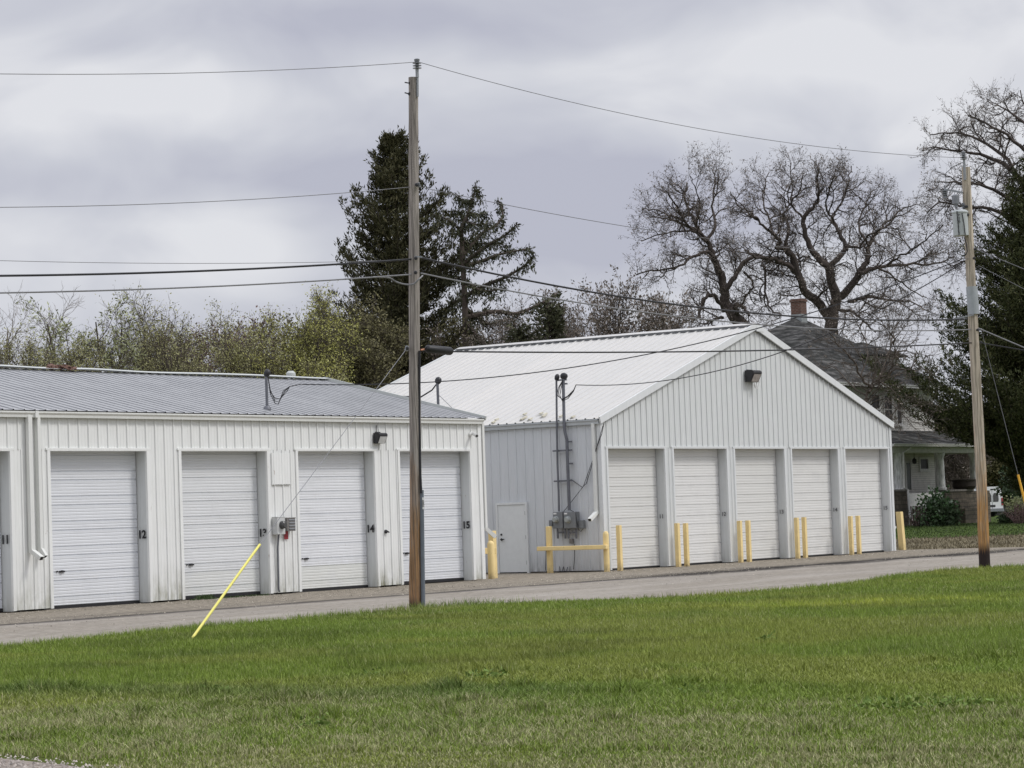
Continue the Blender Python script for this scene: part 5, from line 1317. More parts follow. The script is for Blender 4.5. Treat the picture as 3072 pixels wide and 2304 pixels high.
# ---- the great bare tree behind the gable: two leaders groups
PB = dict(levels=3, segs=[8, 6, 4, 3], wander=[.2, .26, .25, .25], up=[.06, .06, .05, .03], nch=[6, 7, 6], start=[.12, .15, .1], ang=[55, 50, 42], len=[3.3, 3.2, 1.55, .75], rch=[.10, .045, .022], rmin=.011, leaf_per=2, taper=.3)
PB['len'] = [2.7, 1.35, .65]; PB['nch'] = [7, 7, 6]; PB['rch'] = [.055, .025, .012]; PB['rmin'] = .008; PB['leaf_per'] = 2
BD = 150.0
LEFT = [
 ([(790, 1080), (745, 1000), (690, 940), (655, 880), (642, 800), (622, 720), (588, 640), (560, 570), (522, 520), (482, 440), (440, 350), (450, 260)], .62, .05, 1),
 ([(650, 820), (700, 750), (760, 670), (812, 640), (870, 652), (930, 660), (990, 700)], .24, .07, 3),
 ([(624, 725), (592, 645), (545, 620), (470, 650), (420, 690), (300, 710), (190, 735)], .2, .04, -3),
 ([(655, 930), (610, 862), (565, 842), (532, 880), (520, 960)], .2, .08, -2),
 ([(562, 565), (600, 470), (588, 380), (600, 250), (585, 190)], .16, .03, 2.5),
 ([(545, 545), (452, 470), (385, 360), (340, 300)], .14, .03, -3),
 ([(522, 522), (400, 455), (300, 400), (215, 400)], .12, .03, 3),
 ([(560, 570), (480, 512), (350, 520), (215, 560)], .12, .03, -2),
 ([(750, 720), (802, 790), (762, 850), (742, 905)], .11, .05, 2),
 ([(840, 690), (860, 700), (862, 800), (882, 900), (945, 952)], .12, .05, -2),
 ([(720, 960), (700, 905), (745, 900), (780, 950)], .2, .08, -3),
 ([(640, 960), (590, 970), (540, 990)], .14, .06, -3),
 ([(600, 655), (640, 600), (690, 560)], .07, .03, 3),
 ([(500, 480), (520, 380), (500, 300), (470, 220)], .09, .02, -4),
]
RIGHT = [
 ([(1205, 1120), (1208, 1010), (1215, 930), (1232, 865), (1210, 780), (1190, 700), (1132, 640), (1080, 560), (1060, 440), (1100, 400), (1140, 340), (1130, 250), (1140, 180)], .62, .04, -1),
 ([(1210, 990), (1150, 892), (1075, 832), (1035, 745), (1002, 642), (962, 600), (922, 602), (942, 562), (902, 520), (850, 480), (800, 430), (722, 380), (680, 300)], .42, .03, -4),
 ([(1075, 832), (1030, 740), (960, 680), (900, 655), (860, 650), (800, 640), (760, 610)], .28, .06, -5),
 ([(1232, 862), (1292, 820), (1352, 730), (1392, 670), (1402, 590), (1442, 520), (1502, 460), (1570, 400), (1640, 370)], .38, .03, 3),
 ([(1190, 702), (1252, 640), (1282, 590), (1270, 560), (1232, 480), (1212, 440), (1260, 360), (1292, 270), (1315, 170)], .26, .03, 4),
 ([(1352, 730), (1452, 700), (1600, 682), (1750, 680), (1850, 650)], .2, .04, 5),
 ([(1282, 590), (1352, 590), (1402, 530), (1472, 500), (1560, 490)], .13, .03, -4),
 ([(1292, 880), (1402, 850), (1500, 872), (1620, 882), (1720, 930)], .16, .03, -5),
 ([(962, 600), (982, 500), (962, 420), (1000, 330), (992, 150)], .16, .03, 3),
 ([(1060, 442), (1000, 362), (1040, 300), (1060, 200)], .1, .03, -3),
 ([(1232, 920), (1322, 932), (1382, 982), (1440, 1040)], .16, .04, -3),
 ([(900, 520), (870, 420), (850, 330), (880, 200)], .11, .03, 4),
 ([(1222, 460), (1180, 380), (1200, 280), (1230, 220)], .1, .03, -3),
 ([(1400, 590), (1350, 480), (1380, 380), (1430, 290)], .12, .03, 3),
 ([(1090, 640), (1040, 650), (1050, 700), (1020, 740)], .09, .04, 2),
 ([(1442, 700), (1520, 740), (1600, 800), (1700, 860)], .1, .03, 3),
 ([(1500, 690), (1600, 620), (1700, 560), (1790, 480)], .1, .03, -3),
 ([(1120, 860), (1180, 820), (1230, 760)], .1, .03, -3),
]
for lines, lab, sd in ((LEFT, 'gnarled leafless tree leaning left with drooping limbs behind the gable ridge', 11), (RIGHT, 'broad gnarled leafless tree with twisted black limbs rising behind the brick chimney', 12)):
    t = Tree(sd); traced(t, c7, lines, BD, PB, 1.5, sd)
    base = t.thick[0][0][0]
    bx_, by_ = float(base[0]), float(base[1]); bz = float(ground_h(bx_, by_))
    t.thick.append(([np.array([bx_, by_, bz-.3]), np.array([bx_, by_, (bz+base[2])/2]), np.array(base)+np.array([0, 0, .2])], np.array([.8, .66, .6])))
    o = empty('bare_tree', (bx_, by_, bz)); tag(o, lab, 'tree', 'gnarled bare trees behind the gable')
    t.emit(o, MT['bark'], MT['pods'], dict(l=.15, w=.045, rep=1, spread=.07, up=-.3, align=.2, foliage_or_buds=False), sides=9)

# ---- bare tree at the upper right, trunk beyond the frame
def src(x, y): return (x, y)
PU = dict(PB); PU['len'] = [2.6, 1.3, .6]; PU['leaf_p'] = .5
UL = [([(3190, 1500), (3185, 1100), (3165, 850), (3130, 700), (3085, 580), (3030, 505), (2960, 470), (2880, 455), (2800, 440)], .55, .04, -1),
      ([(3165, 850), (3150, 650), (3120, 500), (3090, 380), (3060, 270)], .3, .03, 2),
      ([(3130, 700), (3040, 610), (2960, 560), (2880, 550), (2810, 545)], .2, .03, -3),
      ([(3085, 580), (3020, 480), (2940, 420), (2850, 400), (2790, 405)], .18, .03, 3),
      ([(3120, 500), (3040, 420), (2960, 370), (2900, 350)], .18, .03, -2),
      ([(3090, 380), (3020, 330), (2960, 300)], .12, .02, 2),
      ([(3150, 760), (3000, 640), (2900, 620), (2820, 610), (2780, 640)], .18, .03, 3),
      ([(3150, 650), (3200, 500), (3230, 350), (3200, 240)], .25, .03, 2),
      ([(3165, 850), (3280, 700), (3400, 600), (3480, 450)], .3, .03, 2),
      ([(3170, 900), (3060, 800), (2960, 760), (2860, 800)], .16, .03, 4)]
t = Tree(21); traced(t, src, UL, 135, PU, 1.9, 21)
base = t.thick[0][0][0]; o = empty('bare_tree', (float(base[0]), float(base[1]), .4)); tag(o, 'large leafless tree spreading in from the right edge above the dark conifer', 'tree')
t.emit(o, MT['bark'], MT['pods'], dict(l=.13, w=.05, rep=1, spread=.08, align=.3, foliage_or_buds=False))

# ---- small bare tree in front of the old house
PS = dict(levels=3, segs=[7, 5, 4, 3], wander=[.16, .18, .2], up=[.04, .03, .02], nch=[6, 6, 5], start=[.1, .1, .1], ang=[42, 40, 38], len=[2.6, 1.3, .6], rch=[.04, .02, .011], rmin=.008, leaf_per=1, leaf_p=.4, taper=.3)
SL = [([(1300, 2400), (1310, 1500), (1320, 1430), (1340, 1330), (1400, 1200), (1432, 1000), (1490, 870)], .16, .02, 0),
      ([(1340, 1330), (1480, 1150), (1600, 960), (1720, 830), (1850, 740), (2000, 600)], .09, .02, 2),
      ([(1380, 1250), (1250, 1080), (1150, 900), (950, 700), (850, 500)], .08, .02, -2),
      ([(1400, 1200), (1600, 1080), (1800, 1000), (2050, 1040)], .06, .015, -2),
      ([(1330, 1380), (1100, 1200), (900, 1000), (700, 950)], .06, .015, 2),
      ([(1480, 1150), (1650, 700), (1700, 450), (1780, 350)], .06, .015, 3),
      ([(1700, 830), (1680, 600), (1500, 400), (1350, 250)], .05, .015, -3),
      ([(1250, 1080), (1350, 800), (1250, 500), (1100, 250)], .05, .015, 3),
      ([(1350, 1480), (1600, 1400), (1750, 1550), (1900, 1700)], .04, .012, -3)]
t = Tree(31); traced(t, cz, SL, 106, PS, 1.7, 31)
base = t.thick[0][0][0]; bx_, by_ = float(base[0]), float(base[1])
o = empty('bare_tree', (bx_, by_, float(ground_h(bx_, by_)))); tag(o, 'small tangled leafless tree between the gabled building and the old house', 'tree')
t.emit(o, MT['bark_g'], MT['pods'], dict(l=.10, w=.05, rep=1, spread=.05, foliage_or_buds=False))

# ---- generic upright trees and brush
def brush_tree(name, label, cx, top_y, dist, spread_px, seed, kind, mat_b, mat_l, leaf, group, cat='tree', stems=4, dens=1.0, base_y=None, lean=0, P=None):
    rng = np.random.default_rng(seed); g = at(cx, 1600, dist); bx, by = g[0], g[1]; bz = float(ground_h(bx, by))
    topz = at(cx, top_y, dist)[2]; H = (topz-bz)*.90; spread = spread_px*dist/FPX
    o = empty(name, (bx, by, bz)); tag(o, label, cat, group)
    t = Tree(seed); dens *= 1.12
    P = P or dict(levels=3, segs=[9, 6, 4, 3], wander=[.07, .13, .18], up=[.03, .07, .05], nch=[int(15*dens), int(6*dens)+1, 5], start=[.12, .15, .1], ang=[34, 36, 38], len=[H*.22, H*.10, H*.05], rch=[.035, .016, .009], rmin=.007, leaf_per=2, taper=.22)
    for k in range(stems):
        a = rng.uniform(0, 2*math.pi); rad = spread*.5*math.sqrt(rng.uniform(0.05, 1)); 
        tx = RV*(math.cos(a)*rad)+FV*(math.sin(a)*rad*.8)
        d = np.array([tx.x+RV.x*lean*H, tx.y+RV.y*lean*H, H]); L = np.linalg.norm(d)*rng.uniform(.86, 1.0 if k else 1.02); d /= np.linalg.norm(d)
        t.grow(np.array([bx+tx.x*.12, by+tx.y*.12, bz-.1]), d, L, .05+.007*H if stems > 2 else .03+.014*H, 0, P)
    t.emit(o, mat_b, mat_l, leaf, sides=6)
    return o
LF = dict(l=.17, w=.10, rep=2, spread=.14)
BT = 'spring trees and brush behind the low building'
# (cx, topy, dist, spread px, kind)
specs = [
 ('bare_tree', 'pale tan leafless tree at the far left edge above the low roof', 30, 800, 88, 220, 'tan', 3, 1.1, 0),
 ('leafy_tree', 'loose young tree with sparse pale leaves rising right of the leafless one at far left', 250, 862, 84, 260, 'pg', 4, .7, 0),
 ('leafy_tree', 'low olive bush tree in the far left corner above the roof', 90, 985, 80, 260, 'ol', 7, 1.0, 0),
 ('leafy_tree', 'narrow pale green tree with upright tips third from the left edge', 365, 905, 82, 170, 'pg', 5, 1.0, 0),
 ('bare_tree', 'thin many-stemmed bare brush with long whips left of the olive trees', 470, 850, 86, 220, 'whip', 7, .9, -.05),
 ('leafy_tree', 'olive spring tree with arching stems near the middle of the low roof', 610, 905, 82, 300, 'ol', 7, 1.1, 0),
 ('bare_tree', 'purplish bare brush rising between the olive and the yellow-green trees', 735, 885, 96, 330, 'rd', 8, 1.1, 0),
 ('leafy_tree', 'rounded olive tree right of the arching one above the roof ridge', 760, 975, 80, 300, 'ol', 7, 1.2, 0),
 ('leafy_tree', 'dense bright yellow-green tree left of the tall spruce', 912, 878, 84, 300, 'yg', 7, 1.5, 0),
 ('leafy_tree', 'brown-green bushy tree in front of the tall spruce left of the grey pole', 1120, 900, 90, 300, 'br', 7, 1.6, 0),
 ('leafy_tree', 'dim brown-green brush right behind the grey pole', 1330, 960, 98, 300, 'br', 7, 1.2, 0),
 ('leafy_tree', 'low brown-green brush at the foot of the yellow-green tree', 1010, 965, 86, 230, 'brd', 7, 1.4, 0),
 ('leafy_tree', 'olive undergrowth tree below the loose pale one at far left', 200, 1010, 80, 300, 'ol', 8, 1.1, 0),
 ('leafy_tree', 'dim olive tree behind the long bare whips', 500, 985, 92, 320, 'ol', 8, 1.2, 0),
 ('leafy_tree', 'low yellow-olive bush tree just behind the vent on the low roof', 860, 1010, 80, 260, 'yg', 7, 1.2, 0),
 ('bare_tree', 'pinkish bare brush far behind the olive trees', 640, 960, 110, 420, 'rd', 9, 1.1, 0),
 ('bare_tree', 'grey bare brush below the sparse spruce above the white roof', 1490, 900, 94, 330, 'bare', 8, 1.0, 0),
 ('bare_tree', 'reddish grey bare brush above the middle of the white ridge', 1640, 905, 98, 280, 'bare', 8, 1.2, 0),
 ('bare_tree', 'bare upright tree with dry buds left of the gnarled trees', 1835, 800, 118, 300, 'budded', 6, 1.1, 0),
 ('bare_tree', 'lower bare tree with dry buds between the upright one and the gnarled trunk', 1985, 880, 122, 300, 'budded', 6, 1.0, 0),
 ('bare_tree', 'low grey brush just above the white ridge left of the peak', 1740, 930, 104, 300, 'bare', 8, 1.2, 0),
 ('bare_tree', 'low tangle of grey brush behind the white ridge nearest the peak', 2120, 935, 128, 260, 'bare', 6, 1.0, 0),
]
for i, (nm, lab, cx, ty, di, sp, kd, st, de, le) in enumerate(specs):
    mb_, ml_, lf = {'tan': (MT['bark_tan'], None, None), 'pg': (MT['bark_g'], MT['leaf_pg'], dict(l=.15, w=.05, rep=1, spread=.06, align=.5)), 'ol': (MT['bark_g'], MT['leaf_ol'], dict(l=.07, w=.036, rep=2, spread=.10)),
                    'whip': (MT['bark_g'], MT['leaf_ol'], dict(l=.09, w=.04, rep=1, spread=.06)), 'rd': (simple('purplish_bark', (.13, .10, .10), .9), MT['leaf_rd'], dict(l=.10, w=.07, rep=2, spread=.08)),
                    'yg': (MT['bark_g'], MT['leaf_yg'], dict(l=.075, w=.036, rep=2, spread=.11)), 'br': (MT['bark_g'], MT['leaf_br'], dict(l=.10, w=.06, rep=3, spread=.12)), 'brd': (MT['bark_g'], MT['leaf_br'], dict(l=.10, w=.06, rep=3, spread=.12)),
                    'bare': (MT['bark_g'], MT['pods'], dict(l=.08, w=.05, rep=1, spread=.08, foliage_or_buds=False)), 'budded': (MT['bark'], MT['pods'], dict(l=.17, w=.07, rep=2, spread=.09, up=.4, foliage_or_buds=False))}[kd]
    brush_tree(nm, lab, cx, ty, di, sp, 100+i, kd, mb_, ml_, lf, BT if cx < 1400 else 'bare brush behind the white roof', stems=st, dens=de, lean=le)

# ---- conifers
def conifer(name, label, base, H, trunk_dir, branch_fn, seed, mat_n, n_whorl, per, tuft, group=None, droop=0.0, tier=0, r0=.3, gap=.0, bottom=.06):
    """branch_fn(h01, azimuth) -> branch length; tufted branchlets along each branch"""
    rng = np.random.default_rng(seed); o = empty(name, tuple(base)); tag(o, label, 'tree', group)
    b = MB(); base = np.array(base, float); td = np.array(trunk_dir, float)
    tp = [tuple(base+td*H*t) for t in np.linspace(0, 1, 12)]; b.tube(tp, [r0*(1-.93*t) for t in np.linspace(0, 1, 12)], 8); b.build('trunk', MT['bark_conifer'], o, smooth=True)
    T = []; D = []; seg = []
    for w_ in range(n_whorl):
        h = bottom+(1-bottom)*(w_/n_whorl)**.92
        for k in range(per):
            az = rng.uniform(0, 2*math.pi); L = branch_fn(h, az)*rng.uniform(.72, 1.1)
            if L < .15: continue
            hh = h+rng.uniform(-.5, .5)/n_whorl*(.35 if tier else 1); p = base+td*H*hh
            out = np.array([math.cos(az), math.sin(az), 0]); n = max(4, int(L/.28)); pts = []
            for j in range(n+1):
                s = j/n; z = (.10-.42*droop)*L*s-.18*L*s*(1-s)+.22*L*s**2.2*(1-droop)+tier*.16*L*s**4
                pts.append(p+out*L*s+np.array([0, 0, z]))
            for j in range(n): seg.append((*pts[j], *pts[j+1], .035*(1-j/n)+.012, .035*(1-(j+1)/n)+.010))
            for j in range(1, n+1):
                s = j/n; q = pts[j]; fw = pts[j]-pts[j-1]; fw /= np.linalg.norm(fw)
                side = np.cross(fw, [0, 0, 1]); side /= np.linalg.norm(side)+1e-9
                for sg in (-1, 1):
                    bl = (.16+.30*L*.3*(1-s)+.15)*rng.uniform(.6, 1.2); m = max(1, int(bl/.16))
                    bd = fw*.6+side*sg*.8+np.array([0, 0, rng.uniform(-.15, .25)-.7*droop+tier*.35*s]); bd /= np.linalg.norm(bd)
                    for u in range(m):
                        T.append(q+bd*bl*(u+.5)/m+rng.normal(0, .05, 3)); D.append(bd)
                T.append(q+rng.normal(0, .04, 3)); D.append(fw)
    S = np.array(seg); a = S[:, :3]; c = S[:, 3:6]; d = c-a; d /= np.linalg.norm(d, axis=1, keepdims=True)+1e-9
    ref = np.array([[0, 0, 1.]]); u = np.cross(d, ref); u /= np.linalg.norm(u, axis=1, keepdims=True)+1e-9; v = np.cross(d, u); V = []
    for bb, r in ((a, S[:, 6:7]), (c, S[:, 7:8])):
        for k in range(3): an = 2*math.pi*k/3; V.append(bb+(u*math.cos(an)+v*math.sin(an))*r)
    V = np.stack(V, 1).reshape(-1, 3); i = (np.arange(len(S))*6)[:, None]
    np_mesh('branches', V, np.concatenate([i+np.array([[0, 1, 4, 3]]), i+np.array([[1, 2, 5, 4]]), i+np.array([[2, 0, 3, 5]])]), MT['bark_conifer'], o)
    leaves('needles', np.array(T), np.array(D), tuft, mat_n, o, rng)
    return o
def gpt(cx, dist):
    g = at(cx, 1600, dist); return (g[0], g[1], float(ground_h(g[0], g[1])))
# tall dense spruce behind the grey pole
bs = gpt(1205, 100); Hs = at(1178, 398, 100)[2]-bs[2]
dxs = (np.array(at(1178, 398, 100))-np.array(bs)); tdir = dxs/np.linalg.norm(dxs)*(np.linalg.norm(dxs)/Hs)
tdir = (dxs[0]/Hs, dxs[1]/Hs, 1)
def bf1(h, az):
    v = math.cos(az)*RV.x+math.sin(az)*RV.y   # + toward the right of the photograph
    L = float(np.interp(h, [0, .3, .5, .6, .71, .83, .9, .96, 1], [3.1, 3.1, 2.85, 2.6, 2.15, 1.4, .95, .4, .05]))
    L *= 1+.14*v
    if v > 0 and h < .55: L *= .88
    L *= 1+.26*math.sin(h*44+az*2)
    return L
conifer('spruce_tree', 'tall dense dark spruce directly behind the grey pole', bs, Hs, tdir, bf1, 41, MT['needles'], 34, 12, dict(l=.19, w=.05, rep=10, spread=.065, align=.9, up=.55), bottom=.04, tier=1)
# dense green conifer at the right edge
CD = 129.0
bs2 = gpt(3085, CD); Hs2 = at(3125, 420, CD)[2]-bs2[2]
def bf2(h, az):
    v = math.cos(az)*RV.x+math.sin(az)*RV.y
    L = float(np.interp(h, [0, .13, .17, .20, .26, .31, .36, .45, .56, .70, .78, 1], [.5, 1.0, 2.6, 4.6, 4.7, 4.3, 3.1, 3.7, 2.9, 2.1, 1.5, .2]))
    L *= CD/104*(1+.14*math.sin(h*31+az*3))
    if math.sin(az)*FV.y+math.cos(az)*FV.x > .55: L *= .6
    elif v < 0: L *= 1.18 if h < .36 else .98
    return L
dx2 = np.array(at(3125, 420, CD))-np.array(bs2)
conifer('conifer_tree', 'broad dark green conifer at the right edge behind the tan pole', bs2, Hs2, (dx2[0]/Hs2, dx2[1]/Hs2, 1), bf2, 42, MT['needles_r'], 46, 15, dict(l=.21, w=.06, rep=9, spread=.09, align=.7, up=.3), bottom=.08, r0=.25, tier=.6)
# sparse spruce with long upswept drooping-needled limbs
def c6(x, y): return (1000+x/1.7457, 150+y/1.7457)
SP = [([(700, 2300), (690, 1400), (680, 1150), (672, 950), (700, 870), (735, 760), (745, 700)], .15, .02, 0),
      ([(675, 1080), (780, 960), (850, 920), (885, 870), (880, 820), (862, 785)], .07, .025, 2),
      ([(680, 1120), (800, 1030), (900, 970), (962, 912)], .08, .025, -2),
      ([(690, 1130), (760, 1110), (870, 1070), (1000, 1045), (1040, 1040)], .08, .02, 2),
      ([(690, 1290), (800, 1230), (900, 1190), (1000, 1130), (1050, 1075)], .09, .025, -3),
      ([(690, 1400), (850, 1370), (960, 1380), (1080, 1330), (1150, 1290), (1180, 1265)], .10, .03, 3),
      ([(672, 950), (600, 890), (520, 860)], .05, .02, -2), ([(690, 900), (660, 850), (615, 850)], .04, .02, 2),
      ([(710, 850), (760, 860), (808, 855)], .04, .015, 2), ([(700, 900), (760, 915), (830, 905)], .05, .015, -2),
      ([(722, 800), (680, 790), (640, 750)], .04, .015, 2), ([(740, 730), (760, 745), (775, 770)], .03, .015, 1),
      ([(680, 1000), (740, 1020), (830, 1010), (930, 1030)], .05, .015, 2), ([(680, 1200), (780, 1260), (900, 1250)], .06, .02, -2),
      ([(690, 1350), (800, 1430), (880, 1420), (960, 1400)], .08, .02, 3), ([(690, 1300), (620, 1330), (560, 1400)], .06, .02, 2),
      ([(690, 1180), (620, 1200), (560, 1180)], .05, .02, 2), ([(690, 1420), (760, 1500), (820, 1560), (900, 1580)], .07, .02, -2),
      ([(700, 1500), (900, 1560), (1050, 1480), (1150, 1420), (1210, 1330)], .07, .02, 3)]
rng = np.random.default_rng(51); t = Tree(51); T = []; D = []
for pts, r0_, r1_, dep in SP:
    n = len(pts); Q = smooth_pts([at(*c6(x, y), 97+dep*(k/(n-1))) for k, (x, y) in enumerate(pts)], 7); t.thick.append((Q, np.linspace(r0_, r1_, len(Q))))
    if r0_ > .12: Q = Q[int(len(Q)*.35):]
    for k in range(1, len(Q)):
        a_, b_ = Q[k-1], Q[k]; L_ = np.linalg.norm(b_-a_); dn = (b_-a_)/L_; m = max(1, int(L_/.011))
        for u in range(m):
            q = a_+(b_-a_)*rng.random(); hang = rng.random()
            dl = abs(rng.normal(0, .16)); T.append(q+np.array([rng.normal(0, .06), rng.normal(0, .06), -dl*hang*1.9+.03])); D.append(np.array([dn[0]*.3, dn[1]*.3, -.9]) if hang > .4 else dn)
base = t.thick[0][0][0]
o = empty('spruce_tree', (float(base[0]), float(base[1]), 0)); tag(o, 'thin sparse spruce with long upswept limbs right of the dense one', 'tree')
t.emit(o, MT['bark_conifer'], sides=6)
leaves('needles', np.array(T), np.array(D), dict(l=.17, w=.05, rep=2, spread=.045, align=1.1), MT['needles_s'], o, rng)
# small sapling spruces on the white ridge line
for cx, ty, sd, lab in ((1668, 905, 61, 'small ragged spruce top peeking over the white ridge right of the sparse spruce'), (1580, 975, 62, 'lowest small spruce top peeking over the white ridge')):
    bq = gpt(cx, 92); Hq = at(cx, ty, 92)[2]-bq[2]
    conifer('spruce_tree', lab, bq, Hq, (0, 0, 1), lambda h, az: 2.0*(1-h)**.8+.1, sd, MT['needles_s'], 26, 5, dict(l=.24, w=.08, rep=2, spread=.08, align=.8), droop=.2, r0=.12, bottom=.35)

# ---- shrubs by the house
def shrub(name, label, cx, base_y, w_px, top_y, dist, seed, mat_l, mat_b, leaf, cat='shrub', group=None, n=420, bare=False, flat=1.0):
    rng = np.random.default_rng(seed); g = at(cx, 1580, dist); bx, by = g[0], g[1]; bz = float(ground_h(bx, by)); H = at(cx, top_y, dist)[2]-bz; W_ = w_px*dist/FPX/2
    o = empty(name, (bx, by, bz)); tag(o, label, cat, group); t = Tree(seed)
    P = dict(levels=2, segs=[5, 4, 3], wander=[.14, .2, .2], up=[.04, .05, .03], nch=[8, 5], start=[.2, .1], ang=[38, 42], len=[H*.38, H*.18], rch=[.018, .010], rmin=.007, leaf_per=4, taper=.3)
    for k in range(int(n/18)):
        a = rng.uniform(0, 2*math.pi); rad = W_*math.sqrt(rng.random())
        d = RV*math.cos(a)*rad+FV*math.sin(a)*rad*flat; hh = H*(1-.45*(rad/W_)**2)*rng.uniform(.75, 1.0)
        dd = np.array([d.x*.7, d.y*.7, hh]); L = np.linalg.norm(dd)
        t.grow(np.array([bx+d.x*.4, by+d.y*.4, bz-.05]), dd/L, L, .025, 1 if bare else 1, P)
    t.emit(o, mat_b, mat_l, leaf, sides=5)
    return o
SH = 'shrubs round the old porch'
shrub('flowering_shrub', 'green shrub with pale flowers against the stone porch', 2805, 1575, 105, 1462, 127, 71, MT['leaf_va'], MT['bark'], dict(l=.16, w=.12, rep=3, spread=.12), group=SH, n=700)
shrub('dark_shrub', 'dark leafy shrub right of the flowering one before the porch steps', 2838, 1575, 70, 1500, 126.5, 76, MT['leaf_dk'], MT['bark'], dict(l=.15, w=.11, rep=3, spread=.12), group=SH, n=500)
shrub('bare_shrub', 'reddish bare shrub left of the flowering one', 2755, 1575, 75, 1508, 127, 72, MT['leaf_rd'], MT['bark'], dict(l=.08, w=.05, rep=1, spread=.06), group=SH, n=420)
shrub('dark_shrub', 'dark green shrub at the foot of the white van', 3022, 1570, 36, 1538, 128, 73, MT['leaf_dk'], MT['bark'], dict(l=.14, w=.10, rep=3, spread=.1), group=SH, n=380)
shrub('pale_shrub', 'pale yellow-green shrub right of the white van', 3052, 1560, 40, 1470, 150, 74, MT['leaf_pg'], MT['bark_tan'], dict(l=.14, w=.06, rep=2, spread=.1), group=SH, n=420)
shrub('bare_shrub', 'pinkish brown twiggy shrub at the right edge beyond the lawn', 3058, 1575, 85, 1502, 126, 75, MT['leaf_rd'], simple('pinkish_twigs', (.24, .17, .16), .9), dict(l=.10, w=.05, rep=1, spread=.06), group=SH, n=700)
shrub('dark_shrub', 'tall dark evergreen mass behind the shrubs at the right edge', 3125, 1560, 170, 1330, 158, 77, MT['leaf_dk'], MT['bark'], dict(l=.26, w=.18, rep=4, spread=.2), group=SH, n=1500)
# vine tangle behind the porch
brush_tree('bare_tree', 'brown tangle of bare vines seen through the porch columns', 2868, 1290, 150, 170, 81, 'x', simple('brown_vine', (.15, .12, .10), .9), MT['pods'], dict(l=.12, w=.05, rep=1, spread=.12), None, stems=12, dens=1.4)
brush_tree('leafy_tree', 'dim brown-green thicket far behind the porch', 2960, 1250, 190, 560, 82, 'x', MT['bark_g'], MT['leaf_br'], dict(l=.30, w=.2, rep=4, spread=.25), None, stems=14, dens=1.6)

# ================================================================== GRASS
def grass_mat(name):
    m, nt, b = new_mat(name); a = nt.nodes.new('ShaderNodeAttribute'); a.attribute_name = 'tint'
    nt.links.new(a.outputs['Color'], b.inputs['Base Color']); b.inputs['Roughness'].default_value = .6; b.inputs['Specular IOR Level'].default_value = .3
    return m
MT['grass'] = grass_mat('grass_blades')
def vnoise(x, y, sc, seed):
    """value noise"""
    x = x/sc; y = y/sc; xi = np.floor(x).astype(int); yi = np.floor(y).astype(int); fx = x-xi; fy = y-yi; fx = fx*fx*(3-2*fx); fy = fy*fy*(3-2*fy)
    def h(a, b_):
        v = np.sin(a*127.1+b_*311.7+seed*74.7)*43758.5453; return v-np.floor(v)
    return (h(xi, yi)*(1-fx)+h(xi+1, yi)*fx)*(1-fy)+(h(xi, yi+1)*(1-fx)+h(xi+1, yi+1)*fx)*fy
def fbm(x, y, sc, seed): return .55*vnoise(x, y, sc, seed)+.3*vnoise(x, y, sc*.45, seed+5)+.15*vnoise(x, y, sc*.2, seed+9)
def blades(name, x, y, z, h, w_, col, seed, mat, bend=.5, seg2=True):
    rng = np.random.default_rng(seed); n = len(x); a = rng.uniform(0, 2*math.pi, n); ca, sa = np.cos(a), np.sin(a)
    la = rng.uniform(0, 2*math.pi, n); lean = h*np.abs(rng.normal(0, bend, n)); lx, ly = np.cos(la)*lean, np.sin(la)*lean
    P = np.stack([x, y, z], 1); Wv = np.stack([ca*w_/2, sa*w_/2, np.zeros(n)], 1)
    mid = P+np.stack([lx*.35, ly*.35, h*.6], 1); tip = P+np.stack([lx, ly, h], 1)
    if seg2:
        V = np.stack([P-Wv, P+Wv, mid+Wv*.8, mid-Wv*.8, tip], 1).reshape(-1, 3); i = (np.arange(n)*5)[:, None]
        F1 = np.concatenate([i+np.array([[0, 1, 2]]), i+np.array([[0, 2, 3]]), i+np.array([[3, 2, 4]])]); k = 5
    else:
        V = np.stack([P-Wv, P+Wv, tip], 1).reshape(-1, 3); F1 = (np.arange(n)*3)[:, None]+np.array([[0, 1, 2]]); k = 3
    tc = np.repeat(np.concatenate([col, np.ones((n, 1))], 1), k, 0)
    o = np_mesh(name, V, F1, mat, tint=tc); return o
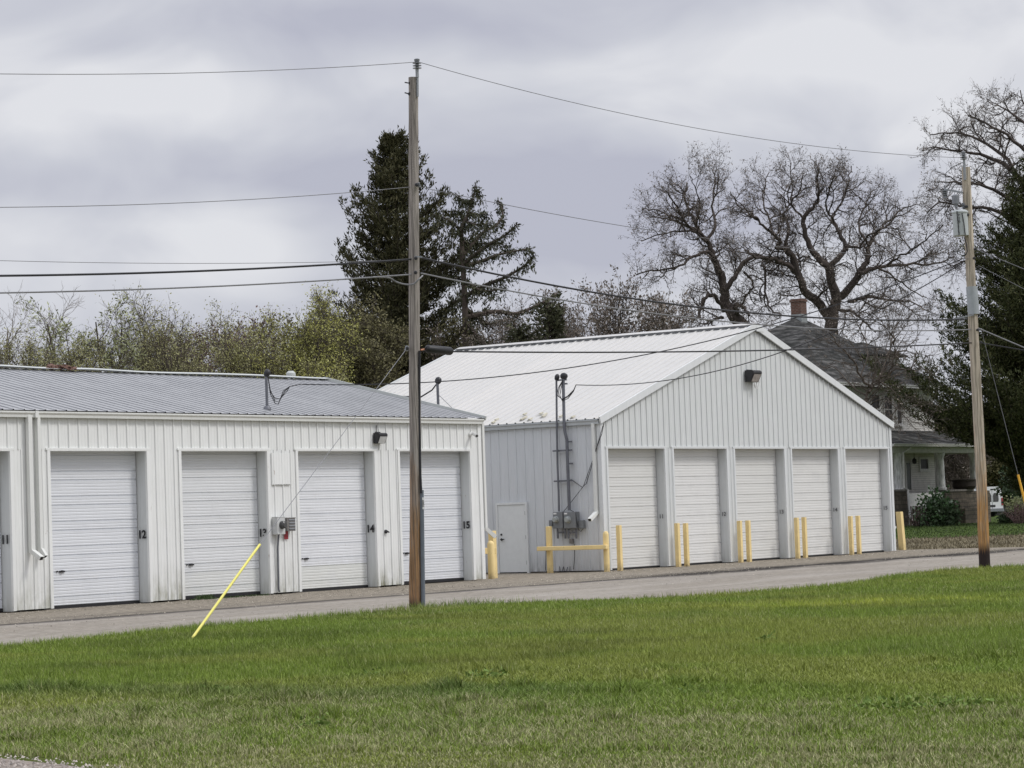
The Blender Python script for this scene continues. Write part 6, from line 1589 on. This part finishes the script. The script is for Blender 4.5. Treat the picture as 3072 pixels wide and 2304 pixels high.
def lawn_grass():
    rng = np.random.default_rng(7); X = []; Y = []
    bands = [(14.0, 18, 4200), (18, 24, 2900), (24, 32, 1700), (32, 42, 1050), (42, 66, 520)]
    half = math.radians(16.5)
    for d0, d1, den in bands:
        area = half*(d1*d1-d0*d0); n = int(area*den)
        d = np.sqrt(rng.uniform(d0*d0, d1*d1, n)); a = YAW+rng.uniform(-half, half, n)
        X.append(np.sin(a)*d); Y.append(np.cos(a)*d)
    x = np.concatenate(X); y = np.concatenate(Y)
    edge = .22*(fbm(x, y, .6, 3)-.5)
    k = in_poly(x, y+edge, LAWN); x, y = x[k], y[k]
    gx = fbm(x, y, .9, 12)
    k = ~in_poly(x+1.1*(gx-.62), y, GRAVEL); x, y, = x[k], y[k]
    # gravel edge thins the grass
    d = np.hypot(x, y); n = len(x)
    big = fbm(x, y, 3.5, 1); med = fbm(x, y, 1.2, 2); sm = fbm(x, y, .35, 4)
    # straw amount: strong in a strip near the camera side of the lawn
    q_ = x*(FV.x+.57*RV.x)+y*(FV.y+.57*RV.y)
    band = 1/(1+np.exp((q_-21.9+2.4*(med-.5)+1.6*(big-.5))/.35))
    straw = .04+.13*band+.46*band*np.clip((fbm(x, y, .8, 41)-.3)*2.2, 0, 1)+.30*np.clip((sm-.52)*3.5, 0, 1)*(.25+band)+.14*np.clip((big-.55)*4, 0, 1)*(1-band)
    near_edge = np.clip((19.6-d)/3, 0, 1)*np.clip((16.2-x)/3.5, 0, 1)
    straw += .20*near_edge
    is_s = rng.random(n) < np.clip(straw, 0, .85)
    g1 = np.array([.145, .220, .026]); g2 = np.array([.240, .315, .052]); g3 = np.array([.075, .135, .034]); g4 = np.array([.30, .31, .07])
    t = rng.random((n, 1)); col = g1*(1-t)+g2*t
    oy = np.clip((fbm(x, y, 2.6, 20)-.46)*5, 0, 1)[:, None]; col = col*(1-.5*oy)+g4*.5*oy
    # lush darker patches: by the grey pole, and a strip of dark green behind the straw
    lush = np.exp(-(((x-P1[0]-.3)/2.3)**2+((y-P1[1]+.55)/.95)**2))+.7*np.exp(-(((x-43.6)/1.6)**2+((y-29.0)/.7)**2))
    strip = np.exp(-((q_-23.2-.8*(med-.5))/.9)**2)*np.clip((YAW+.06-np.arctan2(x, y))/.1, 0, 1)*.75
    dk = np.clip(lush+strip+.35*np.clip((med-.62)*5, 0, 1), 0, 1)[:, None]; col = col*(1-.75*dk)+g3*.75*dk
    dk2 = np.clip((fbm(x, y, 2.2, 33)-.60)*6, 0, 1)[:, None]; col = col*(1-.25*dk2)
    # bright yellow-green clump before pole 2
    yc = on_z(2600, 1812); du = RV.x*(x-yc[0])+RV.y*(y-yc[1]); dv = FV.x*(x-yc[0])+FV.y*(y-yc[1])
    yl = np.exp(-((du/2.6)**2+(dv/1.3)**2))[:, None]*np.clip((sm-.30)*3, 0, 1)[:, None]; col = col*(1-.85*yl)+np.array([.50, .54, .08])*.85*yl
    s1 = np.array([.44, .43, .23]); s2 = np.array([.27, .27, .12]); ts = rng.random((n, 1)); cs = s1*ts+s2*(1-ts)
    cs = np.where(band[:, None] > .4, cs, cs*.8+g2*.2)
    col = np.where(is_s[:, None], cs, col)
    col *= rng.uniform(.74, 1.26, (n, 1))
    h = (.044+.036*rng.random(n))*(1+.9*np.clip(lush, 0, 1)+.5*strip)*(.75+.5*med)
    h *= np.where(d < 20.5, .62+.35*med, 1); h *= np.where(near_edge > .3, .55, 1)
    rim = ~in_poly(x-.15, y+.45, LAWN); h = np.where(rim, h*rng.uniform(1.0, 2.0, n), h)
    tuft = np.clip((fbm(x, y, .45, 77)-.66)*9, 0, 1)*(d < 30); h = h*(1+.9*tuft); col = col*(1-.12*tuft[:, None])
    yl1 = yl[:, 0]; h = h*(1+.4*yl1)
    keep = rng.random(n) > near_edge*.55
    w_ = .0070+.00020*np.clip(d-14, 0, 60)*1.0
    bend = .55
    x, y, d, h, w_, col, is_s = [q[keep] for q in (x, y, d, h, w_, col, is_s)]
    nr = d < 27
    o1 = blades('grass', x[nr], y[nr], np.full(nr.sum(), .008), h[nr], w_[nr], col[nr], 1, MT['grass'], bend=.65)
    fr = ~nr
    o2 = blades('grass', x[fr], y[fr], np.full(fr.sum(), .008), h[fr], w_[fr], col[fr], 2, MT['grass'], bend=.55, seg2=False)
    tag(o1, 'straw-flecked grass at the near side of the lawn', 'grass', kind='stuff'); tag(o2, 'short green grass at the far side of the lawn', 'grass', kind='stuff')
lawn_grass()
def far_grass():
    rng = np.random.default_rng(17)
    for nm, d0, d1, den, cols, h0, lab in (('grass', 89.5, 108, 22, ((.12, .10, .06), (.26, .23, .15)), .10, 'brown dead grass on the verge beyond the drive'), ('grass', 107.5, 131, 26, ((.035, .06, .014), (.075, .11, .028)), .07, 'green grass on the lawn before the old house')):
        a0, a1 = YAW+.10, YAW+.26; n = int((a1-a0)/2*(d1*d1-d0*d0)*den); d = np.sqrt(rng.uniform(d0*d0, d1*d1, n)); a = rng.uniform(a0, a1, n)
        x = np.sin(a)*d; y = np.cos(a)*d; k = x > 80.6; x, y = x[k], y[k]; n = len(x)
        t = np.clip(fbm(x, y, 2.0, 5)[:, None]+rng.normal(0, .2, (n, 1)), 0, 1); col = np.array(cols[0])*(1-t)+np.array(cols[1])*t
        o = blades(nm, x, y, ground_h(x, y)-.03, h0*rng.uniform(.5, 1.3, n), np.full(n, .06), col, 3, MT['grass'], seg2=False)
        tag(o, lab, 'grass', kind='stuff')
far_grass()
def stones():
    rng = np.random.default_rng(9); n = 9000; d = np.sqrt(rng.uniform(13.8**2, 21**2, n)); a = YAW-math.radians(12.5)+rng.uniform(-.10, .10, n)
    x = np.sin(a)*d; y = np.cos(a)*d; k = in_poly(x-.25*rng.random(n), y, GRAVEL); x, y = x[k], y[k]; n = len(x)
    r = rng.uniform(.006, .018, n)[:, None]; ctr = np.stack([x, y, .018+r[:, 0]*.4], 1)
    dirs = np.array([[1, 0, 0], [0, 1, 0], [-1, 0, 0], [0, -1, 0], [0, 0, 1]]); V = ctr[:, None, :]+dirs[None]*r[:, None, :]*rng.uniform(.6, 1.2, (n, 5, 1))
    i = (np.arange(n)*5)[:, None]; Fq = np.concatenate([i+np.array([[0, 1, 4]]), i+np.array([[1, 2, 4]]), i+np.array([[2, 3, 4]]), i+np.array([[3, 0, 4]])])
    c = np.array([.36, .32, .285])*rng.uniform(.4, 1.5, (n, 1)); tc = np.repeat(np.concatenate([c, np.ones((n, 1))], 1), 5, 0)
    o = np_mesh('gravel', V.reshape(-1, 3), Fq, MT['grass'], tint=tc); tag(o, 'pale loose gravel in the near left corner', 'gravel', kind='stuff')
    # loose chippings over the apron, along the seam and at the crumbling lawn edge
    x = rng.uniform(28, 79, 15000); y = np.where(rng.random(15000) < .86, 39.6-4.8*rng.random(15000)**1.3, rng.uniform(30, 35, 15000)); k = fbm(x, y, 2.5, 61) > .40; x, y = x[k], y[k]
    ex = np.array([q[0] for q in LAWN[2:26]]); ey = np.array([q[1] for q in LAWN[2:26]])
    xe = rng.uniform(27, 57, 5000); ye = np.interp(xe, ex, ey)+np.abs(rng.normal(.05, .22, 5000))-.05
    x = np.concatenate([x, xe]); y = np.concatenate([y, ye]); k = ~in_poly(x, y+.02, LAWN) & (y < 39.6); x, y = x[k], y[k]; n = len(x)
    r = np.clip(rng.lognormal(-4.75, .42, n), .005, .028)[:, None]; ctr = np.stack([x, y, .002+r[:, 0]*.3], 1)
    V = ctr[:, None, :]+dirs[None]*r[:, None, :]*rng.uniform(.6, 1.3, (n, 5, 1)); i = (np.arange(n)*5)[:, None]
    Fq = np.concatenate([i+np.array([[0, 1, 4]]), i+np.array([[1, 2, 4]]), i+np.array([[2, 3, 4]]), i+np.array([[3, 0, 4]])])
    t = rng.random((n, 1)); c = (np.array([.44, .40, .33])*t+np.array([.09, .075, .055])*(1-t))*rng.uniform(.7, 1.3, (n, 1)); tc = np.repeat(np.concatenate([c, np.ones((n, 1))], 1), 5, 0)
    o = np_mesh('gravel', V.reshape(-1, 3), Fq, MT['grass'], tint=tc); tag(o, 'loose chippings scattered over the worn drive and apron', 'gravel', kind='stuff')
stones()
# weeds along the foot of door 13 and broad-leaf weeds in the lawn
def weeds():
    rng = np.random.default_rng(19); x = rng.uniform(42.5, 45.2, 900); x = np.where(rng.random(900) < .5, rng.normal(43.0, .15, 900), x); y = np.full(900, Y1-.02)-np.abs(rng.normal(0, .05, 900))
    col = np.array([.07, .11, .04])*rng.uniform(.6, 1.4, (900, 1))
    o = blades('weeds', x, y, np.zeros(900), rng.uniform(.02, .09, 900)*np.where(np.abs(x-43) < .3, 1.5, .6), np.full(900, .012), col, 5, MT['grass']); tag(o, 'thin green weeds along the foot of door 13', 'weeds', kind='stuff')
weeds()
def lawn_weeds():
    rng = np.random.default_rng(23); T = []; D = []
    for px, py, r, n in ((1460, 2045, .20, 120), (1110, 2040, .12, 40), (2650, 2138, .25, 60), (2790, 2140, .42, 90), (2900, 2128, .25, 50), (945, 2192, .12, 60), (2075, 2095, .10, 40), (2300, 1930, .12, 40), (640, 2090, .15, 60)):
        c = on_z(px, py)
        for k in range(n):
            a = rng.uniform(0, 6.28); q = r*math.sqrt(rng.random()); T.append([c[0]+math.cos(a)*q, c[1]+math.sin(a)*q, rng.uniform(.03, .085)]); D.append([math.cos(a), math.sin(a), .5])
    o = leaves('weeds', np.array(T), np.array(D), dict(l=.045, w=.028, rep=1, spread=.02, align=.8), MT['weed_leaf'], None, rng)
    tag(o, 'dark broad-leaved weeds growing low in the lawn', 'weeds', kind='stuff')
MT['weed_leaf'] = leaf_mat('weed_leaves', [(.08, .13, .025), (.13, .20, .04), (.19, .27, .06)])
lawn_weeds()
